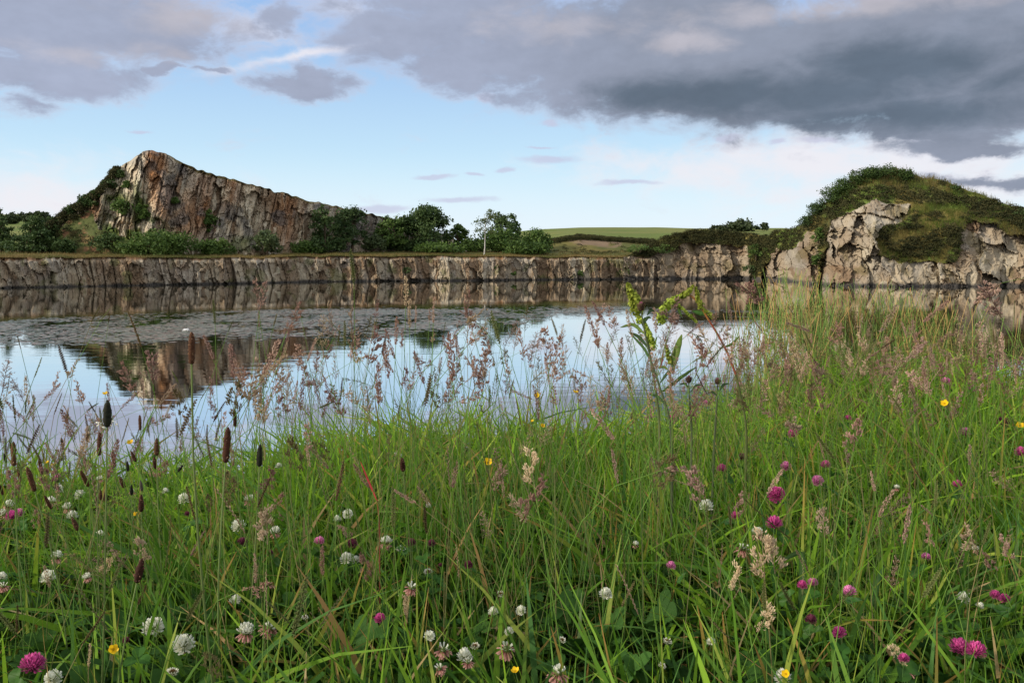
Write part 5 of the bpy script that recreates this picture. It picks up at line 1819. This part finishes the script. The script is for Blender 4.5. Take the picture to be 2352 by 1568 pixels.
rr_ = np.random.default_rng(31)
RUSH = [(1700, 2.9, 16, (660, 800), 24, 'sparse leftmost rush clump leaning over the bright water'), (1760, 3.2, 34, (620, 760), 38, 'rush clump beside the leftmost sparse clump, leaning left'),
        (1806, 3.6, 46, (610, 720), 34, 'tall dense rush clump below the left corner of the mound'), (1856, 3.9, 52, (625, 730), 32, 'dense rush clump below the cleft beside the main rock face'),
        (1905, 4.1, 52, (640, 730), 32, 'dense rush clump below the main rock face, left part'), (1955, 4.2, 52, (650, 740), 32, 'dense rush clump below the overhanging slab'),
        (2005, 4.2, 50, (640, 740), 32, 'rush clump below the summit of the mound'), (2055, 4.1, 48, (655, 750), 32, 'rush clump below the grass bay of the mound'),
        (2105, 4.0, 42, (660, 760), 34, 'rush clump below the right slope of the mound'), (2155, 3.8, 34, (670, 770), 34, 'thinning rush clump right of the mound grass bay'),
        (2215, 3.4, 24, (680, 790), 36, 'sparse rush clump near the right end of the bank'), (2300, 3.0, 16, (700, 800), 40, 'last thin rush clump at the right end of the bank'),
        (1780, 2.8, 26, (680, 800), 40, 'shorter rush clump in front of the tall dense one'), (1880, 3.1, 30, (690, 800), 44, 'shorter rush clump in front, left of centre of the bed'),
        (1990, 3.2, 30, (700, 800), 44, 'shorter rush clump in front, right of centre of the bed'), (2080, 3.1, 26, (710, 810), 44, 'shorter rush clump in front, at the right of the bed')]
for i, a in enumerate(RUSH):
    rush(i, *a, rr_)


# ------------------------------------------------------------------ grass
def build_grass():
    r = np.random.default_rng(42)
    N = 128000
    y = np.sqrt(r.uniform(.62 ** 2, 5.0 ** 2, N * 3))
    x = r.uniform(-1, 1, N * 3) * (.72 * y + .55)
    inner = (y < EDGE(x) + .22) & (r.uniform(size=len(y)) < np.clip(1.25 - .22 * y, .35, 1))
    x, y = x[inner][:N], y[inner][:N]
    n = len(x)
    # tufts: pull blades together
    tn = n // 26
    tx, ty = x[:tn], y[:tn]
    own = r.integers(0, tn, n)
    tuft = r.uniform(size=n) < .55
    rad = .030
    # nearest tuft by cell sort: blades simply adopt a tuft
    x = np.where(tuft, tx[own] + r.normal(size=n) * rad, x)
    y = np.where(tuft, ty[own] + r.normal(size=n) * rad, y)
    own = np.where(tuft, own, -1 - np.arange(n))
    z = ground_z(x, y) - .01
    patch = fbm(x * 1.6 + 5, y * 1.6, 3, 12)
    H = .30 + .16 * (patch - .5)
    H = np.where(x < -.6, H * .88, H)
    H = H * (1 + .30 * sstep(x, .7, 1.3) * sstep(y, 2.2, 3.2))
    H = H * (.76 + .24 * sstep(y, 1.0, 1.9))
    L = H * r.uniform(.55, 1.45, n) * (1 + .22 * (r.uniform(size=n) < .10))
    under = r.uniform(size=n) < .38
    L = np.where(under, L * .55, L)
    fine = r.uniform(size=n) < .16
    W = np.where(fine, r.uniform(.0007, .0013, n), r.uniform(.0023, .0062, n))
    az = r.uniform(0, 2 * np.pi, n)
    az = np.where(tuft, az * .5 + _h(own.astype(float), own * 0.0, 3) * 6.28, az)
    # a light wind leans everything a little to the left
    ln = np.where(fine, r.uniform(.05, .40, n), r.uniform(.10, .75, n)) ** 1.2
    dirx, diry = np.cos(az) * ln - .04, np.sin(az) * ln
    bend = r.uniform(.15, 1.15, n) * np.where(fine, .6, 1.0) * (1 + .6 * (r.uniform(size=n) < .22))
    K = 7
    t = np.linspace(0, 1, K)[None]
    hx = (dirx[:, None] * t + dirx[:, None] * bend[:, None] * 1.4 * t ** 2.4)
    hy = (diry[:, None] * t + diry[:, None] * bend[:, None] * 1.4 * t ** 2.4)
    drop = (ln * bend)[:, None] * 1.1 * t ** 3
    hz = t * (1 - .22 * ln[:, None] ** 2) - drop * .55
    Pt = np.stack([x[:, None] + hx * L[:, None], y[:, None] + hy * L[:, None], z[:, None] + hz * L[:, None]], -1)
    # leave the flowers that the meadow shows uncovered
    X_, Y_, dep = proj(Pt)
    kill = np.zeros(n, bool)
    for (kx, ky, kr, kd) in KEEP:
        hit = ((np.abs(X_ - kx) < kr + 3) & (np.abs(Y_ - ky) < kr * 1.05) & (dep < kd + .02)).any(1)
        kill |= hit & (r.uniform(size=n) < .86)
    kill |= (Y_.min(1) < 840 + 125 * (r.uniform(size=n) ** .6) - 70 * sstep(X_[:, -1], 1700, 1900)) & (X_[:, -1] > 560)
    kill |= (Y_.min(1) < 1020 - 150 * (r.uniform(size=n) ** 4)) & (X_[:, -1] <= 560)
    kill |= (dep.min(1) < .62)
    kill |= (y < 1.3) & (r.uniform(size=n) < .40)
    ok = ~kill
    Pt, W, fine, patch, x, y = Pt[ok], W[ok], fine[ok], patch[ok], x[ok], y[ok]
    n = len(W)
    prof = np.array([.62, .9, 1, .95, .78, .48, .06])
    tang = unit(np.gradient(Pt, axis=1))
    rot = r.uniform(0, 2 * np.pi, n)
    sd0 = np.stack([np.cos(rot), np.sin(rot), 0 * rot], -1)[:, None] + 0 * tang
    sd = unit(np.cross(tang, np.cross(sd0, tang)))
    V, F = ribbons(Pt, W[:, None] * prof[None], sd)
    k = np.clip(.5 + .30 * r.normal(size=n) + 1.1 * (patch - .5), 0, 1)[:, None]
    c = lerp(np.array([.080, .185, .012]), np.array([.29, .47, .032]), k)
    near_shade = np.clip(sstep(y, 2.0, 1.05) * 1.1 + (fbm(x * 2.2, y * 2.2, 3, 33) - .5) * 1.4, 0, 1)[:, None]  # shade painted into the blades nearest the camera, plus random dark patches
    c = lerp(c, np.array([.038, .105, .013]), near_shade * .92 * r.uniform(.4, 1, (n, 1)))
    blue = (r.uniform(size=n) < .18)[:, None]
    c = np.where(blue, lerp(c, np.array([.070, .165, .048]), .6), c)
    yel = (r.uniform(size=n) < .13)[:, None]
    c = np.where(yel, lerp(c, np.array([.30, .33, .06]), .6), c)
    dry = r.uniform(size=n) < .035
    c = np.where(dry[:, None], lerp(np.array([.33, .19, .065]), np.array([.36, .29, .14]), r.uniform(size=(n, 1))), c)
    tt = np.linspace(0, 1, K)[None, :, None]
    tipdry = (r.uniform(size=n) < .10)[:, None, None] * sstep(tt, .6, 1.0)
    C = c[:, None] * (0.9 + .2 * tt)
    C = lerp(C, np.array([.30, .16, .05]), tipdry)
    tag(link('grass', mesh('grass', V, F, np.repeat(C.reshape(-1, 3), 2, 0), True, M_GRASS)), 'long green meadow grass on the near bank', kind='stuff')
    print('blades', n)
    # low leafy cover between the blades
    m = 15000
    y = r.uniform(.7, 3.6, m * 2)
    x = r.uniform(-1, 1, m * 2) * (.72 * y + .4)
    k = y < EDGE(x) + .1
    x, y = x[k][:m], y[k][:m]
    z = ground_z(x, y) + r.uniform(.03, .19, len(x))
    mb = MB()
    for me in TREFOIL[:1]:
        nv = len(me.vertices)
        co = np.empty(nv * 3, np.float32)
        me.vertices.foreach_get('co', co)
        co = co.reshape(-1, 3)
        fc = np.array([list(p.vertices) for p in me.polygons])
    a = r.uniform(0, 6.28, len(x))
    s = r.uniform(.7, 1.5, len(x))
    ca, sa = np.cos(a), np.sin(a)
    px = co[None, :, 0] * ca[:, None] - co[None, :, 1] * sa[:, None]
    py = co[None, :, 0] * sa[:, None] + co[None, :, 1] * ca[:, None]
    tx, ty = r.normal(size=len(x)) * .45, r.normal(size=len(x)) * .45 - .2
    pz = co[None, :, 2] + px * tx[:, None] + py * ty[:, None]
    V = np.stack([x[:, None] + px * s[:, None], y[:, None] + py * s[:, None], z[:, None] + pz * s[:, None]], -1)
    F = (fc[None] + (np.arange(len(x)) * nv)[:, None, None]).reshape(-1, 4)
    C = np.repeat(lerp(np.array([.022, .062, .010]), np.array([.050, .12, .022]), r.uniform(size=(len(x), 1))), nv, 0)
    tag(link('ground_cover', mesh('ground_cover', V.reshape(-1, 3), F, C, True, M_LEAF)), 'low clover leaves between the grass blades', kind='stuff')
    # thin bare stalks standing among the seed heads
    m = 1500
    y = r.uniform(1.1, 4.4, m * 3)
    x = r.uniform(-1, 1, m * 3) * (.68 * y + .2)
    k = (y < EDGE(x)) & ((x > -.5 * y * .62) | (r.uniform(size=m * 3) < .4))
    x, y = x[k][:m], y[k][:m]
    z = ground_z(x, y) - .01
    L = r.uniform(.30, .58, len(x))
    K = 6
    t = np.linspace(0, 1, K)[None]
    lx, ly = r.normal(size=len(x)) * .14 - .03, r.normal(size=len(x)) * .12
    Pt = np.stack([x[:, None] + lx[:, None] * L[:, None] * t ** 1.6, y[:, None] + ly[:, None] * L[:, None] * t ** 1.6, z[:, None] + L[:, None] * t], -1)
    X_, Y_, dep = proj(Pt)
    ok = Y_.min(1) > np.where(X_[:, -1] > 560, 730, 850)
    for (kx, ky, kr, kd) in KEEP:
        ok &= ~((np.abs(X_ - kx) < kr) & (np.abs(Y_ - ky) < kr) & (dep < kd)).any(1)
    Pt = Pt[ok]
    V, F = ribbons(Pt, .00065 * np.linspace(1.2, .5, K)[None] * np.ones((len(Pt), 1)), np.array([[1., 0, 0]]) * np.ones((len(Pt), 1)))
    C = lerp(np.array([.09, .15, .04]), np.array([.27, .23, .10]), r.uniform(size=(len(Pt), 1)) ** 4)
    tag(link('grass_stalks', mesh('grass_stalks', V, F, np.repeat(C, K * 2, 0), True, M_STEM)), 'thin bare grass stalks among the seed heads', kind='stuff')


build_grass()


# ------------------------------------------------------------------ labels of the meadow plants: look first, then where, then which in the row
def finish_labels():
    by = {}
    for e in REG:
        root, what, cat, group, X, Y, lean = e
        key = (lean + what, row_of(Y), col_of(X))
        by.setdefault(key, []).append(e)
    ORD = ['first', 'second', 'third', 'fourth', 'fifth', 'sixth', 'seventh', 'eighth', 'ninth', 'tenth', 'eleventh', 'twelfth', 'thirteenth', 'fourteenth']
    for (w, rw, cl), es in by.items():
        es.sort(key=lambda e: e[4])
        for k, e in enumerate(es):
            root, what, cat, group, X, Y, lean = e
            if len(es) == 1:
                lab = f'{w}, {rw}, {cl}'
            elif len(es) == 2:
                lab = f"{w}, {'left' if k == 0 else 'right'} of two, {rw}, {cl}"
            else:
                lab = f'{ORD[min(k, 13)]} {w} from left, {rw}, {cl}'
            if len(lab.split()) > 16:
                print('LONG', lab)
            tag(root, lab, cat, group)


finish_labels()
